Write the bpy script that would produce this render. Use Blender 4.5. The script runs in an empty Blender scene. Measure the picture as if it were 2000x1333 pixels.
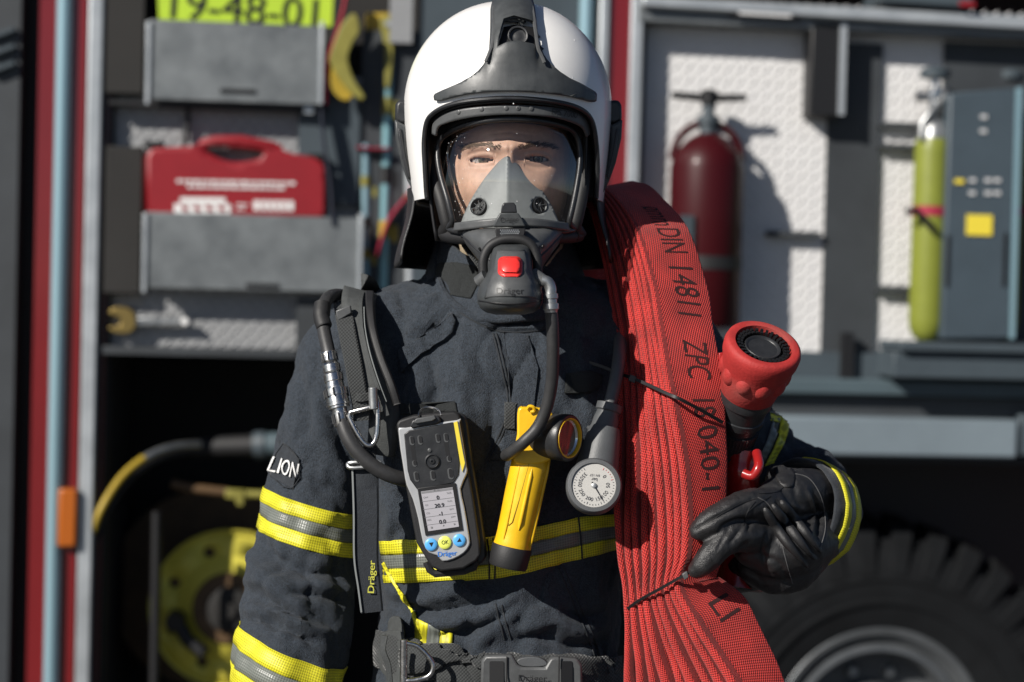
import bpy, bmesh, math, random
import numpy as np
from mathutils import Vector, Matrix, noise
from mathutils.bvhtree import BVHTree
from mathutils.geometry import delaunay_2d_cdt
random.seed(7); np.random.seed(7)
scn = bpy.context.scene
COL = scn.collection
R = math.radians
# ------------------------------------------------------------------ camera
LENS = 70.0
F = LENS/36*2000                       # focal length in pixels of the 2000 px wide photograph
CAM = Vector((0, 0, 1.55))
pitch, roll = R(1.4), R(1.5)
fw = Vector((0, math.cos(pitch), -math.sin(pitch)))
r0 = Vector((1, 0, 0)); u0 = r0.cross(fw)
rt = r0*math.cos(roll) + u0*math.sin(roll)
up = u0*math.cos(roll) - r0*math.sin(roll)
cd = bpy.data.cameras.new('camera'); cam = bpy.data.objects.new('camera', cd); COL.objects.link(cam)
M3 = Matrix((rt, up, -fw)).transposed()
cam.matrix_world = Matrix.Translation(CAM) @ M3.to_4x4()
cd.lens = LENS; cd.sensor_width = 36; cd.clip_end = 500; cd.clip_start = 0.05
cd.dof.use_dof = True; cd.dof.focus_distance = 2.33; cd.dof.aperture_fstop = 3.2
scn.camera = cam
# ------------------------------------------------------------------ sky and sun
SUN_AZ, SUN_EL = -45.0, 31.0           # degrees left of the view axis (behind the camera), above horizon
to_sun = Vector((math.sin(R(SUN_AZ))*math.cos(R(SUN_EL)), -math.cos(R(SUN_AZ))*math.cos(R(SUN_EL)), math.sin(R(SUN_EL))))
w = bpy.data.worlds.new('World'); scn.world = w; w.use_nodes = True
nt = w.node_tree; bg = nt.nodes['Background']
sky = nt.nodes.new('ShaderNodeTexSky'); sky.sky_type = 'NISHITA'; sky.sun_disc = False; sky.air_density = .55; sky.dust_density = .4
sky.sun_elevation = R(SUN_EL); sky.sun_rotation = math.atan2(to_sun.x, to_sun.y)
nt.links.new(sky.outputs[0], bg.inputs[0]); bg.inputs[1].default_value = 0.05
sl = bpy.data.lights.new('sun', 'SUN'); sl.energy = 5.0; sl.angle = R(0.5); sl.color = (1, .95, .88)
so = bpy.data.objects.new('sun', sl); COL.objects.link(so); so.location = (-3, -4, 6)
so.rotation_euler = to_sun.to_track_quat('Z', 'Y').to_euler()
scn.view_settings.view_transform = 'Standard'; scn.view_settings.look = 'None'
scn.view_settings.gamma = 1; scn.view_settings.exposure = 0.28; scn.view_settings.use_curve_mapping = False

# ------------------------------------------------------------------ helpers
DOFF = [0.0]                           # extra depth while the head, helmet and mask are built (head leaning forward)
def P(px, py, d):
    d = d + DOFF[0]
    return CAM + fw*d + rt*((px-1000)/F*d) + up*((666.5-py)/F*d)
K = 2.4/F                              # metres per pixel at the person's chest
def proj(V):
    V = np.asarray(V) - np.array(CAM); d = V @ np.array(fw)
    return 1000 + F*(V @ np.array(rt))/d, 666.5 - F*(V @ np.array(up))/d, d
def spl(pts, n=8, closed=False):
    pts = [tuple(map(float, p)) for p in pts]; out = []; L = len(pts)
    for i in range(L if closed else L-1):
        g = (lambda k: pts[k % L]) if closed else (lambda k: pts[min(max(k, 0), L-1)])
        a, b, c, d = g(i-1), g(i), g(i+1), g(i+2)
        for k in range(n):
            t = k/n
            out.append(tuple(.5*((2*b[j]) + (c[j]-a[j])*t + (2*a[j]-5*b[j]+4*c[j]-d[j])*t*t + (3*b[j]-a[j]-3*c[j]+d[j])*t**3) for j in range(len(b))))
    if not closed: out.append(pts[-1])
    return out
class G:
    def __init__(s): s.v = []; s.f = []; s.uv = {}
    def add(s, vs, fs):
        o = len(s.v); s.v += [Vector(v) for v in vs]; s.f += [tuple(i+o for i in f) for f in fs]; return o
    def tube(s, pts, r, n=10, caps=True, sx=1.0, ref=None):
        pts = [Vector(p) for p in pts]; m = len(pts)
        rs = r if hasattr(r, '__len__') else [r]*m
        prev = None; vs = []
        for i, p in enumerate(pts):
            t = (pts[min(i+1, m-1)] - pts[max(i-1, 0)]).normalized()
            if prev is None:
                a = ref or (Vector((0, 0, 1)) if abs(t.z) < .9 else Vector((1, 0, 0)))
                e1 = t.cross(a).normalized()
            else:
                e1 = (prev - t*prev.dot(t)).normalized()
            prev = e1; e2 = t.cross(e1)
            for k in range(n):
                th = 2*math.pi*k/n
                vs.append(p + e1*(math.cos(th)*rs[i]*sx) + e2*(math.sin(th)*rs[i]))
        fs = [(i*n+k, i*n+(k+1) % n, (i+1)*n+(k+1) % n, (i+1)*n+k) for i in range(m-1) for k in range(n)]
        if caps: fs += [tuple(range(n))[::-1], tuple((m-1)*n+k for k in range(n))]
        s.add(vs, fs); return s
    def box(s, p0, p1, M=None):
        x0, y0, z0 = p0; x1, y1, z1 = p1
        vs = [Vector(c) for c in ((x0,y0,z0),(x1,y0,z0),(x1,y1,z0),(x0,y1,z0),(x0,y0,z1),(x1,y0,z1),(x1,y1,z1),(x0,y1,z1))]
        if M: vs = [M @ v for v in vs]
        s.add(vs, [(0,3,2,1),(4,5,6,7),(0,1,5,4),(1,2,6,5),(2,3,7,6),(3,0,4,7)]); return s
    def lathe(s, C, ax, prof, n=32, caps=True, e=None, sq=1.0):
        ax = Vector(ax).normalized(); a = e or (up if abs(ax.dot(up)) < .9 else rt)
        e1 = ax.cross(a).normalized(); e2 = ax.cross(e1); vs = []
        for h, r in prof:
            for k in range(n):
                th = 2*math.pi*k/n
                vs.append(Vector(C) + ax*h + e1*(math.cos(th)*r) + e2*(math.sin(th)*r*sq))
        m = len(prof)
        fs = [(i*n+k, i*n+(k+1) % n, (i+1)*n+(k+1) % n, (i+1)*n+k) for i in range(m-1) for k in range(n)]
        if caps: fs += [tuple(range(n))[::-1], tuple((m-1)*n+k for k in range(n))]
        s.add(vs, fs); return s
    def rows(s, rows, n=40, caps=True):
        """stack of superelliptic rings: (py, cx, rx px, centre depth, half depth m, exponent)"""
        vs = []
        for py, cx, rx, dc, rz, ex in rows:
            for k in range(n):
                th = 2*math.pi*k/n; c, q = math.cos(th), math.sin(th)
                vs.append(P(cx + rx*math.copysign(abs(c)**(2/ex), c), py, dc - rz*math.copysign(abs(q)**(2/ex), q)))
        m = len(rows)
        fs = [(i*n+k, (i+1)*n+k, (i+1)*n+(k+1) % n, i*n+(k+1) % n) for i in range(m-1) for k in range(n)]
        if caps: fs += [tuple(range(n)), tuple((m-1)*n+k for k in range(n))[::-1]]
        s.add(vs, fs); return s
    def slab(s, ol, d, th, tilt=None):
        """solid of constant thickness: pixel outline at depth d (or depth function), th metres thick away from the camera"""
        n = len(ol); D = d if callable(d) else (lambda x, y: d)
        vs = [P(x, y, D(x, y)) for x, y in ol] + [P(x, y, D(x, y)) + fw*th for x, y in ol]
        fs = [tuple(range(n)), tuple(range(2*n-1, n-1, -1))] + [(i, i+n, (i+1) % n+n, (i+1) % n) for i in range(n)]
        s.add(vs, fs); return s
    def sphere(s, c, r, nu=24, nv=14, sc=(1, 1, 1), M=None):
        vs = []; fs = []
        for j in range(nv+1):
            ph = math.pi*j/nv
            for i in range(nu):
                th = 2*math.pi*i/nu
                q = Vector((math.sin(ph)*math.cos(th)*r*sc[0], math.sin(ph)*math.sin(th)*r*sc[1], math.cos(ph)*r*sc[2]))
                vs.append(Vector(c) + (M @ q if M else q))
        for j in range(nv):
            for i in range(nu): fs.append((j*nu+i, (j+1)*nu+i, (j+1)*nu+(i+1) % nu, j*nu+(i+1) % nu))
        s.add(vs, fs); return s
ROOTLOC = {}
def mk(name, g, mat, parent=None, ang=40, bevel=0, sub=0, solid=0, label=None, cat=None, group=None, kind=None, seg=2, clean=False):
    me = bpy.data.meshes.new(name)
    loc = Vector((0, 0, 0)); q = parent
    if parent is not None: loc = ROOTLOC[parent.name]
    elif kind != 'structure' and g.v:
        a = np.array([tuple(v) for v in g.v]); loc = Vector(((a[:,0].min()+a[:,0].max())/2, (a[:,1].min()+a[:,1].max())/2, a[:,2].min()))
    me.from_pydata([tuple(v-loc) for v in g.v], [], g.f)
    if clean:
        bm = bmesh.new(); bm.from_mesh(me); bmesh.ops.remove_doubles(bm, verts=bm.verts, dist=1e-5)
        bmesh.ops.recalc_face_normals(bm, faces=bm.faces); bm.to_mesh(me); bm.free()
    if g.uv:
        ul = me.uv_layers.new(name='UVMap')
        for lp in me.loops: ul.data[lp.index].uv = g.uv[lp.vertex_index]
    me.polygons.foreach_set('use_smooth', [True]*len(me.polygons)); me.update()
    if ang < 180: me.set_sharp_from_angle(angle=R(ang))
    o = bpy.data.objects.new(name, me); COL.objects.link(o)
    if mat: me.materials.append(MAT[mat] if isinstance(mat, str) else mat)
    if parent is not None: o.parent = parent
    else: o.location = loc
    ROOTLOC[o.name] = loc
    if bevel:
        b = o.modifiers.new('bevel', 'BEVEL'); b.width = bevel; b.segments = seg; b.limit_method = 'ANGLE'; b.angle_limit = R(35)
    if solid:
        b = o.modifiers.new('solid', 'SOLIDIFY'); b.thickness = abs(solid); b.offset = -1 if solid > 0 else 1
    if sub:
        b = o.modifiers.new('sub', 'SUBSURF'); b.levels = sub; b.render_levels = sub
    tag(o, label, cat, group, kind); return o
def tag(o, label=None, cat=None, group=None, kind=None):
    if label: o['label'] = label
    if cat: o['category'] = cat
    if group: o['group'] = group
    if kind: o['kind'] = kind
def thing(name, loc, label, cat, group=None):
    o = bpy.data.objects.new(name, None); COL.objects.link(o); o.location = loc; o.empty_display_size = .05
    ROOTLOC[o.name] = Vector(loc); tag(o, label, cat, group); return o
def evalmesh(g, mods, clean=True):
    """run modifiers on a temporary object and return its result as numpy verts and face list"""
    me = bpy.data.meshes.new('tmp'); me.from_pydata([tuple(v) for v in g.v], [], g.f)
    bm = bmesh.new(); bm.from_mesh(me); bmesh.ops.recalc_face_normals(bm, faces=bm.faces); bm.to_mesh(me); bm.free()
    o = bpy.data.objects.new('tmp', me); COL.objects.link(o); mods(o)
    dg = bpy.context.evaluated_depsgraph_get(); ev = o.evaluated_get(dg); m2 = bpy.data.meshes.new_from_object(ev)
    V = np.empty(len(m2.vertices)*3); m2.vertices.foreach_get('co', V); V = V.reshape(-1, 3)
    Fs = [tuple(p.vertices) for p in m2.polygons]
    bpy.data.objects.remove(o); bpy.data.meshes.remove(me); bpy.data.meshes.remove(m2)
    return V, Fs
def vox(g, size):
    def m(o):
        r = o.modifiers.new('r', 'REMESH'); r.mode = 'VOXEL'; r.voxel_size = size
    return evalmesh(g, m)
def edges_of(Fs):
    a = np.array([f for f in Fs if len(f) == 4])
    E = np.concatenate([a[:, [0, 1]], a[:, [1, 2]], a[:, [2, 3]], a[:, [3, 0]]]) if len(a) else np.zeros((0, 2), int)
    t = np.array([f for f in Fs if len(f) == 3])
    if len(t): E = np.concatenate([E, t[:, [0, 1]], t[:, [1, 2]], t[:, [2, 0]]])
    return E
def smooth(V, Fs, it=5, lam=.5):
    E = edges_of(Fs); E = np.concatenate([E, E[:, ::-1]]); n = len(V)
    cnt = np.bincount(E[:, 0], minlength=n)[:, None].clip(1)
    for _ in range(it):
        S = np.stack([np.bincount(E[:, 0], weights=V[E[:, 1], k], minlength=n) for k in range(3)], 1)
        V = V + lam*(S/cnt - V)
    return V
def normals(V, Fs):
    N = np.zeros_like(V)
    for L in (3, 4):
        a = np.array([f for f in Fs if len(f) == L])
        if len(a):
            fn = np.cross(V[a[:, 1]]-V[a[:, 0]], V[a[:, 2]]-V[a[:, 0]]) if L == 3 else np.cross(V[a[:, 2]]-V[a[:, 0]], V[a[:, 3]]-V[a[:, 1]])
            for k in range(L):
                for c in range(3): N[:, c] += np.bincount(a[:, k], weights=fn[:, c], minlength=len(V))
    return N/np.linalg.norm(N, axis=1)[:, None].clip(1e-9)
def seg_dist(X, Y, pts):
    """distance in pixels to a polyline plus the run along it (0..1)"""
    best = np.full(X.shape, 1e9); run = np.zeros(X.shape); pts = [np.array(p, float) for p in pts]
    m = len(pts)-1
    for i in range(m):
        a, b = pts[i], pts[i+1]; ab = b-a; L2 = max(ab @ ab, 1e-9)
        t = (((X-a[0])*ab[0] + (Y-a[1])*ab[1])/L2).clip(0, 1)
        dd = np.hypot(X-a[0]-t*ab[0], Y-a[1]-t*ab[1]); mk_ = dd < best
        best[mk_] = dd[mk_]; run[mk_] = ((i+t)/m)[mk_]
    return best, run
def folds(V, N, lst):
    X, Y, D = proj(V); face = (-(N @ np.array(fw))+.35).clip(0, 1)
    H = np.zeros(len(V))
    for pts, wd, h in lst:
        dd, run = seg_dist(X, Y, spl(pts, 5)); H += h*np.exp(-(dd/wd)**2)*(np.sin(np.pi*run.clip(.04, .96))**.5)
    return V + N*(H*face)[:, None]
def fbm(V, sc, amp, off=0.0, octv=2):
    return np.array([noise.fractal(Vector((p[0]*sc[0]+off, p[1]*sc[1], p[2]*sc[2])), .6, 2.0, octv) for p in V])*amp
def toG(V, Fs):
    g = G(); g.v = [Vector(v) for v in V]; g.f = list(Fs); return g
def bvh(g): return BVHTree.FromPolygons([tuple(v) for v in g.v], g.f)
def surf_bvh(bt, dflt=2.45):
    def s(px, py):
        d = (P(px, py, 1)-CAM).normalized(); h = bt.ray_cast(CAM, d)
        if h[0] is None:
            q, n, i, ds = bt.find_nearest(P(px, py, dflt)); p = P(px, py, dflt); return q, -fw
        n = h[1]
        if n.dot(d) > 0: n = -n
        return h[0], n
    return s
def surf_fn(D):
    def s(px, py):
        p = P(px, py, D(px, py)); a = P(px+1, py, D(px+1, py))-p; b = P(px, py+1, D(px, py+1))-p
        n = a.cross(b).normalized()
        return p, (n if n.dot(fw) < 0 else -n)
    return s
def inside(x, y, ol):
    c = False; n = len(ol); j = n-1
    for i in range(n):
        if (ol[i][1] > y) != (ol[j][1] > y) and x < (ol[j][0]-ol[i][0])*(y-ol[i][1])/(ol[j][1]-ol[i][1])+ol[i][0]: c = not c
        j = i
    return c
def patch(ol, S, off=.002, step=6, h=None, holes=()):
    """pixel outline laid onto a surface as a clean triangulated sheet, lifted by off (+h)"""
    pts = [Vector(p[:2]) for p in ol]; ed = [(i, (i+1) % len(ol)) for i in range(len(ol))]
    for ho in holes:
        o = len(pts); pts += [Vector(p[:2]) for p in ho]; ed += [(o+i, o+(i+1) % len(ho)) for i in range(len(ho))]
    xs = [p[0] for p in ol]; ys = [p[1] for p in ol]
    bd = np.array([tuple(p) for p in pts])
    y = min(ys)+step*.6; k = 0
    while y < max(ys):
        x = min(xs)+step*.6 + (step/2 if k % 2 else 0)
        while x < max(xs):
            if inside(x, y, ol) and not any(inside(x, y, ho) for ho in holes) and np.hypot(bd[:, 0]-x, bd[:, 1]-y).min() > step*.45: pts.append(Vector((x, y)))
            x += step
        y += step*.87; k += 1
    r = delaunay_2d_cdt(pts, ed, [], 2 if holes else 1, 1e-4)
    g = G(); vs = []
    for q in r[0]:
        p, n = S(q.x, q.y); vs.append(p + n*(off + (h(q.x, q.y) if h else 0)))
    fs = []
    for f in r[2]:
        c = sum((r[0][i] for i in f), Vector((0, 0)))/len(f)
        if any(inside(c.x, c.y, ho) for ho in holes) or not inside(c.x, c.y, ol): continue
        nn = (vs[f[1]]-vs[f[0]]).cross(vs[f[2]]-vs[f[0]])
        fs.append(tuple(f) if nn.dot(fw) < 0 else tuple(f)[::-1])
    g.add(vs, fs); return g
def band(top, bot, S, v0=0, v1=1, off=.002, nu=48, nv=5):
    """strip between two pixel polylines laid on a surface"""
    def res(pts):
        q = spl(pts, 10); L = [0]
        for a, b in zip(q, q[1:]): L.append(L[-1]+math.hypot(b[0]-a[0], b[1]-a[1]))
        q = np.array(q); L = np.array(L); t = np.linspace(0, L[-1], nu)
        return np.stack([np.interp(t, L, q[:, 0]), np.interp(t, L, q[:, 1])], 1)
    A, B = res(top), res(bot); g = G(); vs = []
    for j in range(nv):
        v = v0+(v1-v0)*j/(nv-1)
        for i in range(nu):
            x, y = A[i]*(1-v)+B[i]*v; p, n = S(x, y); vs.append(p+n*off)
    g.add(vs, [(j*nu+i, (j+1)*nu+i, (j+1)*nu+i+1, j*nu+i+1) for j in range(nv-1) for i in range(nu-1)])
    for j in range(nv):
        for i in range(nu): g.uv[j*nu+i] = (A[i][0]*K, (v0+(v1-v0)*j/(nv-1))*(B[0][1]-A[0][1])*K)
    return g
def cord(pts, S, r=.0012, off=.0006, n=6, k=6):
    g = G(); q = spl(pts, k); g.tube([sum_(S(x, y), off) for x, y in q], r, n); return g
def sum_(pn, off): return pn[0]+pn[1]*off
def textmesh(st, ext=0.0):
    c = bpy.data.curves.new('t', 'FONT'); c.body = st; c.align_x = 'CENTER'; c.align_y = 'CENTER'; c.size = 1; c.extrude = ext; c.resolution_u = 4
    o = bpy.data.objects.new('t', c); COL.objects.link(o); bpy.context.view_layer.update()
    dg = bpy.context.evaluated_depsgraph_get(); m = bpy.data.meshes.new_from_object(o.evaluated_get(dg))
    V = [v.co.copy() for v in m.vertices]; Fs = [tuple(p.vertices) for p in m.polygons]
    bpy.data.objects.remove(o); bpy.data.meshes.remove(m); bpy.data.curves.remove(c)
    return V, Fs
def text_on(st, fn, ext=0.0):
    """fn(x, y, z) maps text space (height about 1, centred) to the world"""
    V, Fs = textmesh(st, ext); g = G(); g.add([fn(v.x, v.y, v.z) for v in V], Fs); return g
def text_px(st, cx, cy, h, ang, S, off=.0008, wide=1.0, bold=0):
    """flat print: height of capitals h px, rotated ang degrees clockwise in the picture"""
    s = h/.72; ca, sa = math.cos(R(ang)), math.sin(R(ang))
    def fn(x, y, z):
        a, b = x*s*wide, -y*s; p, n = S(cx+a*ca-b*sa, cy+a*sa+b*ca); return p+n*(off+z)
    g = text_on(st, fn)
    if bold:
        g2 = text_px(st, cx+bold*ca, cy+bold*sa, h, ang, S, off+.0001, wide); g.add(g2.v, g2.f)
    return g
def circ(cx, cy, rx, ry=None, n=28, a0=0):
    ry = ry or rx; return [(cx+rx*math.cos(2*math.pi*k/n+a0), cy+ry*math.sin(2*math.pi*k/n+a0)) for k in range(n)]
def rrect(x0, y0, x1, y1, r, n=4):
    o = []
    for cx, cy, a in ((x1-r, y1-r, 0), (x0+r, y1-r, 90), (x0+r, y0+r, 180), (x1-r, y0+r, 270)):
        for k in range(n+1): t = R(a+90*k/n); o.append((cx+r*math.cos(t), cy+r*math.sin(t)))
    return o
# ------------------------------------------------------------------ materials
MAT = {}
def mat(name, col, rough=.5, metal=0, bump=0, bscale=200, var=0, vscale=20, coat=0, sheen=0, spec=.5, sss=0, rvar=0, trans=0, stretch=None, dirt=None):
    m = bpy.data.materials.new(name); m.use_nodes = True; t = m.node_tree; b = t.nodes['Principled BSDF']; N = t.nodes.new; Lk = t.links.new
    b.inputs['Base Color'].default_value = (*col, 1); b.inputs['Roughness'].default_value = rough; b.inputs['Metallic'].default_value = metal
    b.inputs['Coat Weight'].default_value = coat; b.inputs['Coat Roughness'].default_value = .08
    b.inputs['Sheen Weight'].default_value = sheen; b.inputs['Specular IOR Level'].default_value = spec
    if sss:
        b.inputs['Subsurface Weight'].default_value = sss; b.inputs['Subsurface Radius'].default_value = (.008, .003, .0015); b.inputs['Subsurface Scale'].default_value = 1
    tc = N('ShaderNodeTexCoord'); src = tc.outputs['Object']
    if stretch:
        mp = N('ShaderNodeMapping'); mp.inputs['Scale'].default_value = stretch; Lk(src, mp.inputs[0]); src = mp.outputs[0]
    if var or rvar or dirt:
        nz = N('ShaderNodeTexNoise'); nz.inputs['Scale'].default_value = vscale; nz.inputs['Detail'].default_value = 6; nz.inputs['Roughness'].default_value = .65; Lk(src, nz.inputs['Vector'])
        if var:
            rp = N('ShaderNodeValToRGB'); rp.color_ramp.elements[0].position = .3; rp.color_ramp.elements[1].position = .7
            rp.color_ramp.elements[0].color = (*[c*(1-var) for c in col], 1); rp.color_ramp.elements[1].color = (*[min(c*(1+var), .95) for c in col], 1)
            Lk(nz.outputs[0], rp.inputs[0]); out = rp.outputs[0]
            if dirt:
                n2 = N('ShaderNodeTexNoise'); n2.inputs['Scale'].default_value = vscale*.35; n2.inputs['Detail'].default_value = 8; Lk(src, n2.inputs['Vector'])
                r2 = N('ShaderNodeValToRGB'); r2.color_ramp.elements[0].position = .5; r2.color_ramp.elements[1].position = .72; Lk(n2.outputs[0], r2.inputs[0])
                mx = N('ShaderNodeMixRGB'); mx.inputs[2].default_value = (*dirt, 1); Lk(r2.outputs[0], mx.inputs[0]); Lk(out, mx.inputs[1]); out = mx.outputs[0]
            Lk(out, b.inputs['Base Color'])
        if rvar:
            mr = N('ShaderNodeMapRange'); mr.inputs[3].default_value = max(rough-rvar, .05); mr.inputs[4].default_value = min(rough+rvar, 1); mr.inputs[1].default_value = .3; mr.inputs[2].default_value = .7
            Lk(nz.outputs[0], mr.inputs[0]); Lk(mr.outputs[0], b.inputs['Roughness'])
    if bump:
        nb = N('ShaderNodeTexNoise'); nb.inputs['Scale'].default_value = bscale; nb.inputs['Detail'].default_value = 4; Lk(src, nb.inputs['Vector'])
        bp = N('ShaderNodeBump'); bp.inputs['Strength'].default_value = bump; bp.inputs['Distance'].default_value = .002; Lk(nb.outputs[0], bp.inputs['Height']); Lk(bp.outputs[0], b.inputs['Normal'])
    MAT[name] = m; return m
def weave(name, col, cell, dark=.35, rough=.75, bump=.6, uv=True, rot=0, sheen=.2, var=.12, dots=False, light=None):
    """woven cloth: product of two sine bands gives yarn crossings (colour of yarn and gap, relief)"""
    m = mat(name, col, rough, sheen=sheen); t = m.node_tree; b = t.nodes['Principled BSDF']; N = t.nodes.new; Lk = t.links.new
    tc = N('ShaderNodeTexCoord'); mp = N('ShaderNodeMapping'); mp.inputs['Rotation'].default_value = (0, 0, R(rot)); mp.inputs['Scale'].default_value = (2*math.pi/cell,)*3
    Lk(tc.outputs['UV' if uv else 'Object'], mp.inputs[0]); sx = N('ShaderNodeSeparateXYZ'); Lk(mp.outputs[0], sx.inputs[0])
    def ma(op, a, c=None):
        n = N('ShaderNodeMath'); n.operation = op
        for i, q in enumerate((a, c)):
            if q is None: continue
            if isinstance(q, (int, float)): n.inputs[i].default_value = q
            else: Lk(q, n.inputs[i])
        return n.outputs[0]
    s1 = ma('SINE', sx.outputs[0]); s2 = ma('SINE', sx.outputs[1] if uv else ma('ADD', sx.outputs[2], 0.0))
    h = ma('ADD', ma('MULTIPLY', ma('MULTIPLY', s1, s2), .5), .5)
    rp = N('ShaderNodeValToRGB'); rp.color_ramp.elements[0].position = .25; rp.color_ramp.elements[1].position = .6
    rp.color_ramp.elements[0].color = (*[c*dark for c in col], 1); rp.color_ramp.elements[1].color = (*(light or col), 1); Lk(h, rp.inputs[0])
    nz = N('ShaderNodeTexNoise'); nz.inputs['Scale'].default_value = 30; nz.inputs['Detail'].default_value = 5; Lk(tc.outputs['Object'], nz.inputs['Vector'])
    mx = N('ShaderNodeMixRGB'); mx.blend_type = 'MULTIPLY'; mx.inputs[0].default_value = 1; Lk(rp.outputs[0], mx.inputs[1])
    mr = N('ShaderNodeMapRange'); mr.inputs[1].default_value = .3; mr.inputs[2].default_value = .7; mr.inputs[3].default_value = 1-var*2; mr.inputs[4].default_value = 1; Lk(nz.outputs[0], mr.inputs[0])
    Lk(mr.outputs[0], mx.inputs[2]); Lk(mx.outputs[0], b.inputs['Base Color'])
    bp = N('ShaderNodeBump'); bp.inputs['Strength'].default_value = bump; bp.inputs['Distance'].default_value = cell*.3; Lk(h, bp.inputs['Height']); Lk(bp.outputs[0], b.inputs['Normal'])
    return m
def glassy(name, tint=(.96, .97, .97), refl=.07, rough=.02):
    m = bpy.data.materials.new(name); m.use_nodes = True; t = m.node_tree; t.nodes.clear(); N = t.nodes.new
    o = N('ShaderNodeOutputMaterial'); mx = N('ShaderNodeMixShader'); tr = N('ShaderNodeBsdfTransparent'); gl = N('ShaderNodeBsdfGlossy'); fr = N('ShaderNodeMapRange'); lw = N('ShaderNodeLayerWeight'); pw = N('ShaderNodeMath'); pw.operation = 'POWER'; pw.inputs[1].default_value = 4.0
    lw.inputs[0].default_value = .5; t.links.new(lw.outputs['Facing'], pw.inputs[0]); t.links.new(pw.outputs[0], fr.inputs[0]); fr.inputs[3].default_value = refl; fr.inputs[4].default_value = .85; tr.inputs[0].default_value = (*tint, 1); gl.inputs['Roughness'].default_value = rough
    t.links.new(fr.outputs[0], mx.inputs[0]); t.links.new(tr.outputs[0], mx.inputs[1]); t.links.new(gl.outputs[0], mx.inputs[2]); t.links.new(mx.outputs[0], o.inputs[0])
    MAT[name] = m
mat('jacket', (.019, .0265, .037), .85, bump=1.0, bscale=700, var=.75, vscale=480, sheen=.05, dirt=(.03, .038, .05))
mat('jacket_dark', (.015, .019, .025), .85, bump=.5, bscale=800, var=.3, vscale=200, sheen=.15)
mat('velcro', (.022, .025, .026), .95, bump=1, bscale=1600, var=.5, vscale=900)
mat('seam', (.016, .019, .023), .8)
weave('tape_yellow', (.76, .70, .03), .0042, dark=.55, rough=.5, bump=.25, rot=45, sheen=0, light=(.82, .76, .03))
weave('tape_grey', (.2, .215, .19), .0042, dark=.6, rough=.35, bump=.25, rot=45, sheen=0)
weave('webbing', (.035, .039, .04), .0042, dark=.4, rough=.8, bump=.6, uv=False)
mat('strap_pad', (.05, .054, .054), .75, bump=.3, bscale=700, var=.2, vscale=100)
mat('stitch', (.2, .215, .215), .8)
mat('white_paint', (.84, .83, .81), .3, bump=.12, bscale=1500, var=.03, vscale=30, coat=.3)
mat('helmet_grey', (.05, .054, .056), .42, bump=.12, bscale=1200, var=.25, vscale=40, rvar=.1)
mat('dark_plastic', (.022, .023, .025), .38, bump=.08, bscale=900, var=.2, vscale=60, rvar=.08)
mat('mid_plastic', (.075, .078, .08), .42, bump=.1, bscale=900, var=.15, vscale=60, rvar=.1)
mat('rubber', (.012, .012, .013), .6, bump=.1, bscale=500, var=.2, vscale=50)
mat('hose_rubber', (.03, .03, .031), .5, bump=.12, bscale=1300, var=.25, vscale=70)
mat('mask_grey', (.22, .23, .228), .5, bump=.1, bscale=800, var=.12, vscale=50)
mat('silver_plastic', (.52, .53, .54), .3, metal=.4, var=.05, vscale=60)
mat('steel', (.58, .57, .55), .25, metal=1, var=.15, vscale=120, rvar=.12)
mat('dull_steel', (.42, .43, .43), .42, metal=.9, var=.15, vscale=60, rvar=.1)
mat('skin', (.56, .345, .25), .45, bump=.3, bscale=1300, var=.16, vscale=70, sss=.12)
mat('neck_cloth', (.35, .28, .19), .8, bump=.3, bscale=600, var=.2, vscale=60)
mat('brow_hair', (.1, .06, .03), .6)
mat('eye_white', (.42, .39, .37), .15, coat=.6); mat('iris', (.08, .075, .05), .12, coat=1, var=.5, vscale=800); mat('pupil', (.004,)*3, .08, coat=1)
mat('red_button', (.75, .035, .03), .35, bump=.03, bscale=300, coat=.2)
mat('black', (.008, .008, .009), .5)
mat('torch_yellow', (.78, .46, .012), .33, bump=.08, bscale=900, var=.08, vscale=40, rvar=.1)
mat('lcd', (.4, .39, .42), .25, coat=.4); mat('lcd_ink', (.02, .02, .025), .5); mat('lcd_grey', (.2, .2, .21), .5)
mat('button_blue', (.1, .4, .8), .35); mat('button_yellow', (.75, .8, .15), .35); mat('print_blue', (.05, .2, .6), .5); mat('print_white', (.75, .75, .74), .6)
mat('label_yellow', (.75, .6, .05), .5); mat('print_yellow', (.5, .5, .06), .7)
mat('dial', (.5, .49, .46), .5); mat('dial_red', (.65, .1, .1), .5); mat('mirror', (.85, .85, .85), .04, metal=1)
mat('gauge_grey', (.075, .079, .083), .5, bump=.12, bscale=600, var=.12, vscale=60)
weave('hose_red', (.47, .015, .016), .0040, dark=.45, rough=.75, bump=.9, rot=24, sheen=.1, var=.2, light=(.66, .036, .026))
mat('hose_print', (.03, .006, .006), .8)
mat('red_rubber', (.36, .022, .02), .68, bump=.25, bscale=350, var=.2, vscale=50, dirt=(.34, .07, .06))
mat('red_metal', (.3, .012, .012), .25, coat=.5, var=.08)
mat('leather', (.017, .017, .018), .45, bump=.4, bscale=800, var=.3, vscale=90, rvar=.1, spec=.55)
mat('leather_edge', (.09, .09, .092), .6)
glassy('visor', refl=.09); glassy('lens_glass', (.98, .98, .98), .03)
mat('droplet', (.9, .9, .9), .05, coat=1)
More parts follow.
